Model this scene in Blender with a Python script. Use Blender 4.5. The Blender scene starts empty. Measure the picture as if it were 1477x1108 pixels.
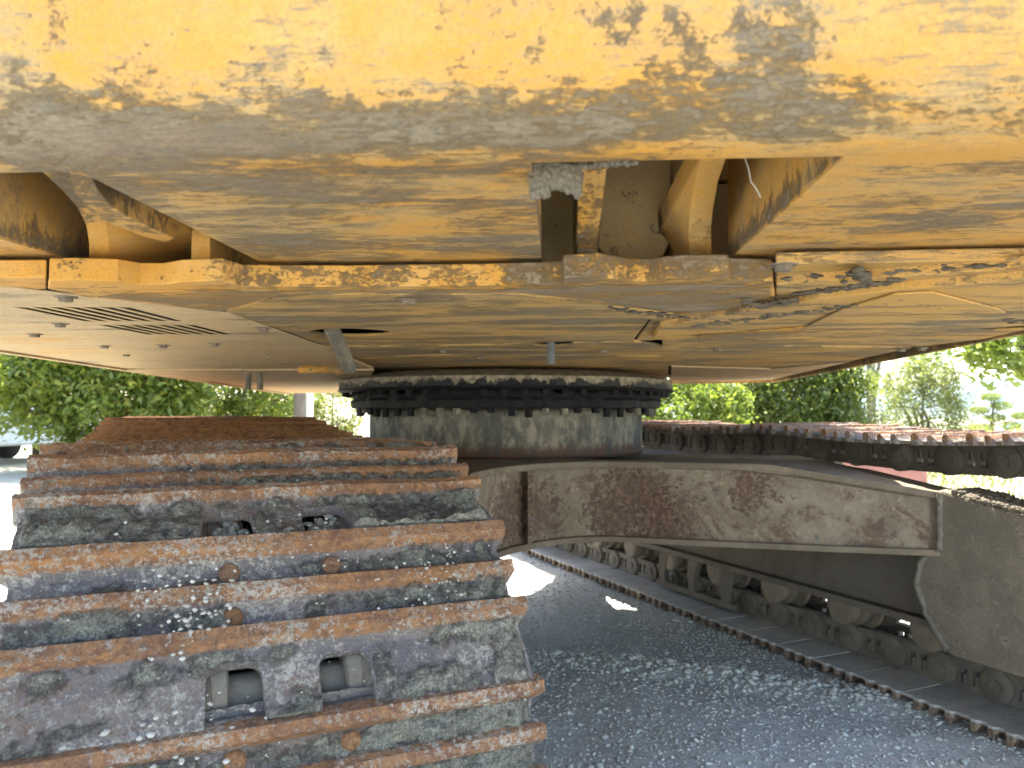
import bpy, bmesh, math, random
import numpy as np
from mathutils import Vector, Matrix
R = math.radians
random.seed(7); rng = np.random.default_rng(7)
scn = bpy.context.scene
col = scn.collection

# ---------------------------------------------------------------- camera, sky, sun, exposure
CAMZ = 0.96
F, CX, CY = 1110.0, 738.5, 554.0
PITCH = math.atan((594 - CY) / F)
cam_data = bpy.data.cameras.new('camera')
cam = bpy.data.objects.new('camera', cam_data); col.objects.link(cam)
cam.location = (0, 0, CAMZ); cam.rotation_euler = (R(90) + PITCH, 0, 0)
cam_data.sensor_width = 36; cam_data.lens = F / 1477 * 36
cam_data.clip_start = 0.02; cam_data.clip_end = 3000
cam_data.dof.use_dof = True; cam_data.dof.focus_distance = 1.25; cam_data.dof.aperture_fstop = 8
scn.camera = cam
SUN_EL, SUN_AZ = R(66), R(-9)          # azimuth measured from +Y towards +X
world = bpy.data.worlds.new('World'); scn.world = world; world.use_nodes = True
wn = world.node_tree
for n in list(wn.nodes): wn.nodes.remove(n)
wo = wn.nodes.new('ShaderNodeOutputWorld'); wb = wn.nodes.new('ShaderNodeBackground'); sky = wn.nodes.new('ShaderNodeTexSky')
sky.sky_type = 'NISHITA'; sky.sun_disc = False; sky.sun_elevation = SUN_EL; sky.sun_rotation = SUN_AZ
sky.dust_density = 1.5; sky.air_density = 1.0; sky.ozone_density = 1.0
wb.inputs['Strength'].default_value = 0.15
wn.links.new(sky.outputs[0], wb.inputs[0]); wn.links.new(wb.outputs[0], wo.inputs[0])
sd = bpy.data.lights.new('sun', 'SUN'); sd.energy = 4.6; sd.angle = R(0.5); sd.color = (1.0, 0.95, 0.86)
sun = bpy.data.objects.new('sun', sd); col.objects.link(sun)
sdir = Vector((math.cos(SUN_EL) * math.sin(SUN_AZ), math.cos(SUN_EL) * math.cos(SUN_AZ), math.sin(SUN_EL)))
sun.rotation_euler = sdir.to_track_quat('Z', 'Y').to_euler(); sun.location = (0, 0, 20)
scn.view_settings.view_transform = 'Standard'; scn.view_settings.look = 'None'
scn.view_settings.exposure = 2.65; scn.view_settings.gamma = 1.0; scn.view_settings.use_curve_mapping = False
scn.cycles.use_denoising = True
scn.cycles.max_bounces = 10; scn.cycles.diffuse_bounces = 6

# ---------------------------------------------------------------- pixel helpers (pixels of the 1477 x 1108 photo)
cp, sp_ = math.cos(PITCH), math.sin(PITCH)
def ray(px, py):
    u = (px - CX) / F; v = (CY - py) / F
    return Vector((u, cp - sp_ * v, sp_ + cp * v))
def at_d(px, py, D):
    r = ray(px, py); return Vector((0, 0, CAMZ)) + r * (D / r.y)
def at_z(px, py, z):
    r = ray(px, py); return Vector((0, 0, CAMZ)) + r * ((z - CAMZ) / r.z)

TRK = R(24); HSE = R(-3.5)
C0 = Vector((-0.026, 3.316, 0))
EXC = Matrix.Translation(C0) @ Matrix.Rotation(TRK, 4, 'Z')
HOUSE = Matrix.Translation(C0) @ Matrix.Rotation(HSE, 4, 'Z')
HINV = HOUSE.inverted(); EINV = EXC.inverted(); H2E = EINV @ HOUSE
def hz(px, py, z): return HINV @ at_z(px, py, z)
def hd(px, py, D): return HINV @ at_d(px, py, D)
def hw(x, y, z): return HINV @ Vector((x, y, z))

# ---------------------------------------------------------------- numpy noise
def _h(i, j, k, s):
    n = (i * 374761393 + j * 668265263 + k * 2147483647 + s * 1274126177) & 0xffffffff
    n = ((n ^ (n >> 13)) * 1274126177) & 0xffffffff
    n = ((n ^ (n >> 16)) * 2246822519) & 0xffffffff
    return ((n ^ (n >> 15)) & 0xffff) / 65535.0
def vnoise(p, s=0):
    p = np.asarray(p, float); f = np.floor(p).astype(np.int64); t = p - f; t = t * t * (3 - 2 * t)
    o = 0
    for dx in (0, 1):
        for dy in (0, 1):
            for dz in (0, 1):
                w = (t[:, 0] if dx else 1 - t[:, 0]) * (t[:, 1] if dy else 1 - t[:, 1]) * (t[:, 2] if dz else 1 - t[:, 2])
                o = o + w * _h(f[:, 0] + dx, f[:, 1] + dy, f[:, 2] + dz, s)
    return o
def fbm(p, sc, octv=4, s=0, g=0.5):
    p = np.asarray(p, float) * sc; a = 1; o = 0; tot = 0
    for i in range(octv):
        o = o + a * vnoise(p + i * 17.3, s + i); tot += a; a *= g; p = p * 2.03
    return o / tot

# ---------------------------------------------------------------- mesh helpers
class MB:
    def __init__(s): s.v = []; s.f = []
    def add(s, vs, fs):
        b = len(s.v); s.v += [tuple(v) for v in vs]; s.f += [tuple(b + i for i in f) for f in fs]; return s
    def box(s, lo, hi, M=None):
        vs = [Vector((x, y, z)) for x in (lo[0], hi[0]) for y in (lo[1], hi[1]) for z in (lo[2], hi[2])]
        if M is not None: vs = [M @ v for v in vs]
        return s.add(vs, [(0, 1, 3, 2), (4, 6, 7, 5), (0, 4, 5, 1), (2, 3, 7, 6), (0, 2, 6, 4), (1, 5, 7, 3)])
    def hexa(s, vs):   # bottom 4, top 4
        return s.add(vs, [(3, 2, 1, 0), (4, 5, 6, 7), (0, 1, 5, 4), (1, 2, 6, 5), (2, 3, 7, 6), (3, 0, 4, 7)])
    def prism(s, poly, z0, z1):
        n = len(poly)
        z0f = z0 if callable(z0) else (lambda x, y: z0)
        z1f = z1 if callable(z1) else (lambda x, y: z1)
        vs = [(p[0], p[1], z0f(p[0], p[1])) for p in poly] + [(p[0], p[1], z1f(p[0], p[1])) for p in poly]
        fs = [tuple(range(n))[::-1], tuple(range(n, 2 * n))] + [(i, (i + 1) % n, n + (i + 1) % n, n + i) for i in range(n)]
        return s.add(vs, fs)
    def lathe(s, prof, seg=32, M=None, ends=True, a0=0, a1=2 * math.pi):
        # prof: (radius, height) along local z
        full = abs(a1 - a0 - 2 * math.pi) < 1e-6
        m = seg if full else seg + 1
        vs = []
        for r, h in prof:
            for i in range(m):
                a = a0 + (a1 - a0) * i / seg; vs.append(Vector((r * math.cos(a), r * math.sin(a), h)))
        fs = []
        for j in range(len(prof) - 1):
            for i in range(seg):
                k = (i + 1) % m
                fs.append((j * m + i, j * m + k, (j + 1) * m + k, (j + 1) * m + i))
        if ends and full:
            fs.append(tuple(range(m))[::-1]); fs.append(tuple(range((len(prof) - 1) * m, len(prof) * m)))
        if M is not None: vs = [M @ v for v in vs]
        return s.add(vs, fs)
    def tube(s, pts, rad, seg=8):
        pts = [Vector(p) for p in pts]; n = len(pts); vs = []; fs = []
        rr = rad if hasattr(rad, '__len__') else [rad] * n
        ref = Vector((0.31, 0.2, 0.93))
        for i, p in enumerate(pts):
            t = (pts[min(i + 1, n - 1)] - pts[max(i - 1, 0)]).normalized()
            x = t.cross(ref).normalized(); y = t.cross(x)
            for k in range(seg):
                a = 2 * math.pi * k / seg; vs.append(p + (x * math.cos(a) + y * math.sin(a)) * rr[i])
        for i in range(n - 1):
            for k in range(seg):
                k2 = (k + 1) % seg; fs.append((i * seg + k, i * seg + k2, (i + 1) * seg + k2, (i + 1) * seg + k))
        fs.append(tuple(range(seg))[::-1]); fs.append(tuple(range((n - 1) * seg, n * seg)))
        return s.add(vs, fs)
    def mesh(s, name, smooth=False):
        me = bpy.data.meshes.new(name); me.from_pydata(s.v, [], s.f); me.update()
        fix(me)
        if smooth: smoothify(me)
        return me
def fix(me):
    b = bmesh.new(); b.from_mesh(me); bmesh.ops.recalc_face_normals(b, faces=b.faces); b.to_mesh(me); b.free()
def smoothify(me, ang=35):
    me.polygons.foreach_set('use_smooth', [True] * len(me.polygons))
    me.set_sharp_from_angle(angle=R(ang))
def link(name, me, mat=None, parent=None, M=None):
    o = bpy.data.objects.new(name, me); col.objects.link(o)
    if mat is not None and me is not None and not len(me.materials): me.materials.append(mat)
    if parent is not None: o.parent = parent
    if M is not None: o.matrix_local = M
    return o
def tag(o, label=None, cat=None, group=None, kind=None):
    if label: o['label'] = label
    if cat: o['category'] = cat
    if group: o['group'] = group
    if kind: o['kind'] = kind
    return o
def bevel(o, w=0.002, seg=2, ang=40):
    m = o.modifiers.new('bevel', 'BEVEL'); m.width = w; m.segments = seg; m.limit_method = 'ANGLE'; m.angle_limit = R(ang)
    m.harden_normals = False
    return o
def boolean_mesh(me, cutter_me):
    a = bpy.data.objects.new('tmp_a', me); b = bpy.data.objects.new('tmp_b', cutter_me)
    col.objects.link(a); col.objects.link(b)
    m = a.modifiers.new('b', 'BOOLEAN'); m.operation = 'DIFFERENCE'; m.object = b; m.solver = 'EXACT'
    dg = bpy.context.evaluated_depsgraph_get(); dg.update()
    out = bpy.data.meshes.new_from_object(a.evaluated_get(dg))
    bpy.data.objects.remove(a); bpy.data.objects.remove(b)
    return out

# ---------------------------------------------------------------- materials
class NT:
    def __init__(s, name):
        s.m = bpy.data.materials.new(name); s.m.use_nodes = True; s.t = s.m.node_tree
        s.b = s.t.nodes['Principled BSDF']; s.out = s.t.nodes['Material Output']
        tc = s.t.nodes.new('ShaderNodeTexCoord'); oi = s.t.nodes.new('ShaderNodeObjectInfo')
        s.obj = tc.outputs['Object']; s.rnd = oi.outputs['Random']
    def L(s, a, b): s.t.links.new(a, b)
    def _in(s, sock, v):
        if hasattr(v, 'is_output'): s.L(v, sock)
        elif isinstance(v, (tuple, list)):
            sock.default_value = tuple(v) + ((1,) if len(v) == 3 and len(sock.default_value) == 4 else ())
        else: sock.default_value = v
    def vec(s, v, scale=(1, 1, 1), off=(0, 0, 0), rand=0.0, rot=None):
        n = s.t.nodes.new('ShaderNodeMapping'); s._in(n.inputs['Vector'], v); n.inputs['Scale'].default_value = scale; n.inputs['Location'].default_value = off
        if rot: n.inputs['Rotation'].default_value = rot
        o = n.outputs[0]
        if rand:
            c = s.t.nodes.new('ShaderNodeVectorMath'); c.operation = 'SCALE'; c.inputs[0].default_value = (37.1, 51.7, 23.3); s.L(s.rnd, c.inputs['Scale'])
            a = s.t.nodes.new('ShaderNodeVectorMath'); a.operation = 'ADD'; s.L(o, a.inputs[0]); s.L(c.outputs[0], a.inputs[1]); o = a.outputs[0]
        return o
    def noise(s, v, scale, detail=6, rough=0.6, dist=0.0, out='Fac'):
        n = s.t.nodes.new('ShaderNodeTexNoise'); s._in(n.inputs['Vector'], v)
        n.inputs['Scale'].default_value = scale; n.inputs['Detail'].default_value = detail
        n.inputs['Roughness'].default_value = rough; n.inputs['Distortion'].default_value = dist
        return n.outputs[out]
    def voro(s, v, scale, feat='F1', out='Distance', rnd=1.0):
        n = s.t.nodes.new('ShaderNodeTexVoronoi'); n.feature = feat; s._in(n.inputs['Vector'], v); n.inputs['Scale'].default_value = scale
        n.inputs['Randomness'].default_value = rnd
        return n.outputs[out]
    def step(s, x, lo, hi, a=0.0, b=1.0, smooth=True):
        n = s.t.nodes.new('ShaderNodeMapRange'); n.interpolation_type = 'SMOOTHSTEP' if smooth else 'LINEAR'; n.clamp = True
        s._in(n.inputs['Value'], x); s._in(n.inputs['From Min'], lo); s._in(n.inputs['From Max'], hi)
        n.inputs['To Min'].default_value = a; n.inputs['To Max'].default_value = b
        return n.outputs[0]
    def math(s, op, a, b=0.5, c=None):
        n = s.t.nodes.new('ShaderNodeMath'); n.operation = op; s._in(n.inputs[0], a); s._in(n.inputs[1], b)
        if c is not None: s._in(n.inputs[2], c)
        return n.outputs[0]
    def mix(s, f, a, b):
        n = s.t.nodes.new('ShaderNodeMix'); n.data_type = 'RGBA'; s._in(n.inputs[0], f); s._in(n.inputs[6], a); s._in(n.inputs[7], b)
        return n.outputs[2]
    def xyz(s, v):
        n = s.t.nodes.new('ShaderNodeSeparateXYZ'); s._in(n.inputs[0], v); return n.outputs
    def attr(s, name):
        n = s.t.nodes.new('ShaderNodeAttribute'); n.attribute_name = name; return n.outputs['Fac']
    def bump(s, h, dist, strength=1.0, prev=None):
        n = s.t.nodes.new('ShaderNodeBump'); s._in(n.inputs['Height'], h); n.inputs['Distance'].default_value = dist; n.inputs['Strength'].default_value = strength
        if prev is not None: s.L(prev, n.inputs['Normal'])
        return n.outputs[0]
    def fin(s, color, rough=0.7, normal=None, metal=0.0, spec=0.3):
        s._in(s.b.inputs['Base Color'], color); s._in(s.b.inputs['Roughness'], rough); s._in(s.b.inputs['Metallic'], metal)
        s.b.inputs['Specular IOR Level'].default_value = spec
        if normal is not None: s.L(normal, s.b.inputs['Normal'])
        return s.m

YEL = (0.53, 0.255, 0.036); YEL2 = (0.52, 0.31, 0.10)
TAN = (0.38, 0.27, 0.13); GREY = (0.27, 0.24, 0.185); DARK = (0.085, 0.07, 0.05); RUST = (0.27, 0.12, 0.045); CREAM = (0.62, 0.47, 0.28)  # CREAM holds the warm ground bounce of the left belly
def paint(name, dust=0.5, mud=0.5, rust=0.5, stretch=(1, 3, 3), scratch=0.5, zband=None, rnd=0.0, base=YEL, cream=0.0, relief=0.0):
    """worn yellow paint: dust film, smeared mud, dark scrapes, rust, with relief"""
    t = NT(name)
    v = t.vec(t.obj, (1, 1, 1), rand=rnd); vs = t.vec(t.obj, stretch, rand=rnd)
    fx = t.vec(t.obj, (stretch[0], stretch[1], stretch[2]), off=(3.1, 1.7, 2.3), rand=rnd)
    lo1 = t.noise(v, 3.2, 4, 0.6, 0.5); lo2 = t.noise(vs, 7.0, 5, 0.65, 0.6); lo3 = t.noise(fx, 5.0, 5, 0.65, 0.4)
    hf = t.noise(vs, 110, 9, 0.86, 0.1); mf = t.noise(fx, 52, 11, 0.86, 0.15); micro = t.noise(v, 320, 4, 0.7); hs = t.noise(t.vec(t.obj, (stretch[0] * 0.45, stretch[1] * 2.6, stretch[2] * 2.2), rot=(0, 0, 0.06), rand=rnd), 55, 10, 0.86, 0.1)
    def S(*tw):
        r = 0.0
        for a, w in tw: r = t.math('MULTIPLY_ADD', t.math('SUBTRACT', a, 0.5), w, r)
        return r
    bias = 0.0
    if zband:   # dried dirt lies thickest on the rounded lower corner, thinner on the flat underside
        z = t.xyz(t.obj)[2]
        zz = t.math('ADD', z, t.math('MULTIPLY', t.math('SUBTRACT', t.noise(v, 6, 9, 0.75, 0.4), 0.5), zband[3]))
        bias = t.math('MULTIPLY', t.step(zz, zband[0], zband[1], zband[2], 0.0), t.step(z, 1.1502, 1.156, zband[4], 1.0))
    # fresh to sun-faded paint, then brown dust film, rust bloom, grey mud, scuffs
    c = t.mix(t.step(S((lo2, 1.0), (mf, 1.0)), -0.25, 0.3), base, YEL2)
    film = t.math('ADD', S((lo1, 1.1), (lo2, 0.7), (hs, 1.3), (hf, 0.7)), bias)
    fd = t.step(film, 0.30 - 0.30 * dust, 0.62 - 0.30 * dust, 0, 0.88)
    c = t.mix(fd, c, t.mix(t.step(mf, 0.35, 0.65), TAN, CREAM if cream else (0.44, 0.29, 0.12)))
    c = t.mix(t.step(S((lo3, 1.6), (hs, 1.6), (mf, 1.2), (lo1, 0.6)), -0.12, 0.38, 0, 0.55), c, (0.33, 0.275, 0.19))
    rn = t.math('ADD', S((lo3, 1.2), (mf, 1.5)), t.math('MULTIPLY', bias, 0.45) if zband else 0.0)
    fr = t.step(rn, 0.36 - 0.30 * rust, 0.62 - 0.30 * rust, 0, 0.6)
    c = t.mix(fr, c, t.mix(t.step(hf, 0.4, 0.6), (0.36, 0.17, 0.06), (0.20, 0.12, 0.075)))
    mm = t.math('ADD', S((lo1, 0.8), (lo3, 1.3), (mf, 1.7), (hs, 0.8)), bias)
    fm = t.step(mm, 0.36 - 0.40 * mud, 0.62 - 0.40 * mud, 0, 0.82)
    mudc = t.mix(t.step(hf, 0.36, 0.64), (0.18, 0.155, 0.115), (0.34, 0.29, 0.205)); mudc = t.mix(t.step(lo2, 0.42, 0.6, 0, 0.55), mudc, (0.27, 0.19, 0.12))
    c = t.mix(fm, c, mudc)
    fs = t.step(S((hs, 1.9), (lo2, 1.0), (hf, 0.6)), 0.42 - 0.30 * scratch, 0.58 - 0.30 * scratch, 0, 0.6)
    c = t.mix(fs, c, (0.135, 0.12, 0.10))
    c = t.mix(t.step(micro, 0.3, 0.62, 0.3, 0.0), c, (0.13, 0.10, 0.065))
    wr = t.noise(t.vec(v, (1, 1.6, 1)), 70, 9, 0.8, 1.6)
    h = t.math('ADD', t.math('MULTIPLY', fm, 0.45), t.math('MULTIPLY', wr, t.math('ADD', t.math('MULTIPLY', fm, 1.6), 0.3)))
    n1 = t.bump(h, 0.0034, 0.8); n2 = t.bump(micro, 0.0008, 0.7, n1)
    n3 = t.bump(t.math('SUBTRACT', hs, t.math('MULTIPLY', fs, 0.4)), 0.0022, 0.6, n2)
    if relief: n3 = t.bump(t.noise(v, 16, 8, 0.7, 0.8), relief, 0.7, n3)
    ro = t.step(fm, 0, 1, 0.60 if zband else 0.88, 0.95)
    return t.fin(c, ro, n3, spec=0.2)

M_cw = paint('worn_yellow_counterweight', dust=1.0, mud=0.62, rust=0.75, stretch=(0.9, 2.6, 0.7), scratch=1.15, zband=(1.153, 1.196, 0.36, 0.06, 0.30))
M_lip = paint('yellow_plate_edge', dust=0.8, mud=1.0, rust=0.9, stretch=(1, 1.5, 1.5), scratch=0.7)
M_belly = paint('dusty_belly_plate', base=(0.47, 0.27, 0.07), dust=1.5, mud=0.9, rust=0.7, stretch=(0.6, 2.6, 2.6), scratch=1.0, relief=0.004)
M_bellyL = paint('dusty_belly_plate_bounce_lit', dust=2.2, mud=0.3, rust=0.7, stretch=(0.5, 2.6, 2.6), scratch=0.7, cream=1, relief=0.003)  # dusty plate made paler and warmer, ground bounce put into its colour
M_bellyR = paint('right_belly_plate', base=(0.5, 0.27, 0.06), dust=1.25, mud=0.8, rust=0.8, stretch=(0.5, 2.8, 2.8), scratch=1.0, relief=0.006)
M_rib = paint('yellow_rib', dust=1.0, mud=0.72, rust=0.7, stretch=(1.5, 1.5, 1), scratch=0.4)
M_crust = paint('crusted_plate', dust=1.3, mud=1.35, rust=0.7, stretch=(0.7, 2.2, 2.2), scratch=1.0, relief=0.008)
M_ribm = paint('muddy_rib', dust=0.8, mud=0.95, rust=0.7, stretch=(1.5, 1.2, 1), scratch=0.6)
M_inner = paint('dusty_inner_steel', dust=2.0, mud=0.3, rust=0.8, stretch=(1.5, 1.5, 0.9), scratch=0.4, base=(0.45, 0.28, 0.08))

def steel(name, c1, c2, c3, c4, scale=1.0, th=(0.5, 0.6, 0.62), rough=0.85, bumpd=0.004, rnd=1.0, st=(1, 1, 1)):
    t = NT(name); v = t.vec(t.obj, st, rand=rnd)
    a = t.noise(v, 5 * scale, 8, 0.7, 0.5); b = t.noise(v, 14 * scale, 9, 0.75, 0.7); d = t.noise(v, 90 * scale, 5, 0.7); m = t.noise(v, 340, 2, 0.6)
    c = t.mix(t.step(a, th[0] - 0.1, th[0] + 0.1), c1, c2)
    c = t.mix(t.step(b, th[1] - 0.03, th[1] + 0.04, 0, 0.85), c, c3)
    c = t.mix(t.step(t.math('ADD', t.math('MULTIPLY', d, 0.6), t.math('MULTIPLY', b, 0.4)), th[2] - 0.02, th[2] + 0.04, 0, 0.85), c, c4)
    c = t.mix(t.step(m, 0.3, 0.7, 0.0, 0.25), c, tuple(x * 0.45 for x in c1))
    n = t.bump(t.math('ADD', b, t.math('MULTIPLY', d, 0.6)), bumpd, 0.8)
    n = t.bump(m, 0.0007, 0.6, n)
    return t.fin(c, rough, n, spec=0.25)
def leg_mat():
    t = NT('weathered_undercarriage'); v = t.vec(t.obj); z = t.xyz(t.obj)[2]
    a = t.noise(v, 3.2, 8, 0.7, 0.6); b = t.noise(v, 13, 10, 0.78, 0.8); d = t.noise(v, 70, 7, 0.75, 0.3); m = t.noise(v, 340, 2, 0.6); e = t.noise(t.vec(t.obj, off=(5, 2, 1)), 5.5, 9, 0.7, 1.2)
    c = t.mix(t.step(a, 0.38, 0.62), (0.19, 0.145, 0.095), (0.29, 0.23, 0.155))
    rr = t.math('ADD', t.math('MULTIPLY', e, 0.7), t.math('MULTIPLY', d, 0.3))
    c = t.mix(t.step(rr, 0.49, 0.56, 0, 0.85), c, t.mix(t.step(b, 0.4, 0.6), (0.085, 0.05, 0.035), (0.15, 0.085, 0.05)))
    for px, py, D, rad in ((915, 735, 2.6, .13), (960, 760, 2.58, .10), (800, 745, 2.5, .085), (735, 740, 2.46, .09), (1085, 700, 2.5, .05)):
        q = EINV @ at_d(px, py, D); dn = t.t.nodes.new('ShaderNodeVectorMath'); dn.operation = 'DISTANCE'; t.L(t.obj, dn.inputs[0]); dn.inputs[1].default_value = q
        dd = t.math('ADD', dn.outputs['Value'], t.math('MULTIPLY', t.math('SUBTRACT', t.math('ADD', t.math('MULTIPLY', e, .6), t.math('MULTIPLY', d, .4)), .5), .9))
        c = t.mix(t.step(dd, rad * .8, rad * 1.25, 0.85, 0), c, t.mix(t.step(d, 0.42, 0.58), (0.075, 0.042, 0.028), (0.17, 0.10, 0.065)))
    c = t.mix(t.step(t.math('ADD', t.math('MULTIPLY', b, 0.6), t.math('MULTIPLY', d, 0.4)), 0.53, 0.61, 0, 0.7), c, (0.36, 0.30, 0.21))
    c = t.mix(t.step(t.noise(t.vec(t.obj, off=(1, 8, 3)), 8, 8, 0.7, 0.8), 0.62, 0.68, 0, 0.8), c, (0.10, 0.115, 0.115))
    n = t.bump(b, 0.009, 0.7); n = t.bump(d, 0.004, 0.8, n); n = t.bump(m, 0.0008, 0.6, n)
    c = t.mix(t.step(d, 0.3, 0.6, 0.35, 0), c, (0.09, 0.07, 0.05))
    return t.fin(c, 0.85, n, spec=0.25)
M_xframe = leg_mat(); M_xframe2 = steel('dark_casting', (0.18, 0.15, 0.11), (0.235, 0.195, 0.14), (0.30, 0.255, 0.185), (0.085, 0.06, 0.045), 1.3, (0.5, 0.58, 0.58), rnd=0, bumpd=0.007)
M_xedge = steel('dusty_plate_edge', (0.20, 0.155, 0.105), (0.15, 0.115, 0.075), (0.25, 0.205, 0.14), (0.10, 0.06, 0.04), 1.0, rnd=0)
M_frame = steel('dark_track_frame', (0.15, 0.125, 0.095), (0.19, 0.16, 0.125), (0.25, 0.22, 0.17), (0.09, 0.06, 0.04), 0.9, (0.5, 0.66, 0.64), rnd=0)
M_chain = steel('greasy_track_chain', (0.11, 0.092, 0.072), (0.17, 0.14, 0.11), (0.13, 0.105, 0.08), (0.10, 0.055, 0.03), 2.0, (0.55, 0.62, 0.64), rough=0.62)
M_dchain = steel('dusty_track_chain', (0.22, 0.19, 0.145), (0.16, 0.135, 0.105), (0.23, 0.2, 0.15), (0.09, 0.06, 0.04), 2.0, (0.5, 0.62, 0.64))
M_roller = steel('dusty_roller', (0.21, 0.175, 0.13), (0.27, 0.22, 0.16), (0.11, 0.085, 0.06), (0.09, 0.06, 0.04), 1.5)
M_bolt = steel('dusty_bolt', (0.24, 0.19, 0.13), (0.15, 0.12, 0.09), (0.3, 0.2, 0.1), (0.1, 0.07, 0.05), 3.0)
M_weld = steel('weld_bead', (0.21, 0.185, 0.14), (0.14, 0.12, 0.09), (0.3, 0.27, 0.2), (0.15, 0.1, 0.06), 3.0, rnd=0)
M_black = steel('black_void', (0.012, 0.011, 0.01), (0.02, 0.018, 0.015), (0.03, 0.025, 0.02), (0.02, 0.015, 0.012), 1.0, rnd=0)  # near black, painted shade for the belly gaps; also colours the cab
M_hose = steel('dusty_strap', (0.2, 0.17, 0.12), (0.12, 0.11, 0.09), (0.26, 0.23, 0.17), (0.1, 0.08, 0.06), 2.0)
M_pin = steel('grey_pin', (0.10, 0.105, 0.10), (0.14, 0.14, 0.13), (0.2, 0.19, 0.16), (0.06, 0.05, 0.04), 2.0, rough=0.6)
M_clod = steel('dirt_and_crevice_shade', (0.085, 0.068, 0.045), (0.12, 0.098, 0.066), (0.16, 0.13, 0.09), (0.05, 0.04, 0.03), 4.0, bumpd=0.004, rnd=0)
M_mud = steel('dried_mud', (0.13, 0.108, 0.075), (0.165, 0.138, 0.097), (0.10, 0.085, 0.06), (0.21, 0.18, 0.13), 4.0, bumpd=0.003, rnd=0)

def grease_mat(name, zlo, zhi, base1, base2, top_clean=True):
    """pale dusty steel with a ragged tongue of black grease"""
    t = NT(name); v = t.vec(t.obj, (1, 1, 1)); z = t.xyz(t.obj)[2]
    n1 = t.noise(t.vec(t.obj, (1, 1, 0.5)), 13, 10, 0.8, 0.4); n2 = t.noise(v, 40, 7, 0.75)
    zz = t.math('ADD', z, t.math('MULTIPLY', t.math('SUBTRACT', n1, 0.5), 0.16))
    c = t.mix(t.step(n2, 0.4, 0.62), base1, base2)
    g = t.step(zz, zlo, zhi, 1, 0)
    c = t.mix(g, c, (0.008, 0.008, 0.009))
    n = t.bump(t.math('ADD', n2, t.math('MULTIPLY', g, 0.8)), 0.006, 0.8)
    return t.fin(c, t.step(g, 0, 1, 0.85, 0.5), n, spec=0.3)
M_flange = grease_mat('greasy_slew_flange', 1.064, 1.069, (0.15, 0.125, 0.085), (0.32, 0.275, 0.19))
M_grease = steel('black_grease', (0.008, 0.008, 0.009), (0.016, 0.015, 0.015), (0.05, 0.045, 0.035), (0.02, 0.018, 0.015), 2.5, (0.5, 0.68, 0.7), rough=0.55, bumpd=0.01, rnd=0)
def ringbase():
    t = NT('slew_base'); v = t.vec(t.obj, (1, 1, 0.5)); z = t.xyz(t.obj)[2]
    n = t.noise(v, 30, 8, 0.75, 0.4); m = t.noise(v, 9, 6, 0.7)
    c = t.mix(t.step(n, 0.4, 0.6), (0.13, 0.125, 0.10), (0.24, 0.21, 0.15))
    top = t.step(t.math('ADD', z, t.math('MULTIPLY', t.math('SUBTRACT', n, 0.5), 0.12)), 0.935, 0.97)
    c = t.mix(top, c, t.mix(t.step(n, 0.45, 0.55), (0.36, 0.31, 0.21), (0.11, 0.10, 0.08)))
    low = t.step(t.math('ADD', z, t.math('MULTIPLY', t.math('SUBTRACT', n, 0.5), 0.08)), 0.81, 0.86, 1, 0)
    c = t.mix(low, c, (0.12, 0.06, 0.035))
    band = t.step(m, 0.5, 0.62, 0, 0.8)
    c = t.mix(band, c, (0.06, 0.062, 0.055))
    c = t.mix(t.step(n, 0.35, 0.6, 0.4, 0), c, (0.07, 0.06, 0.045))
    return t.fin(c, 0.85, t.bump(n, 0.006, 0.8))
M_ringbase = ringbase()

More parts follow.
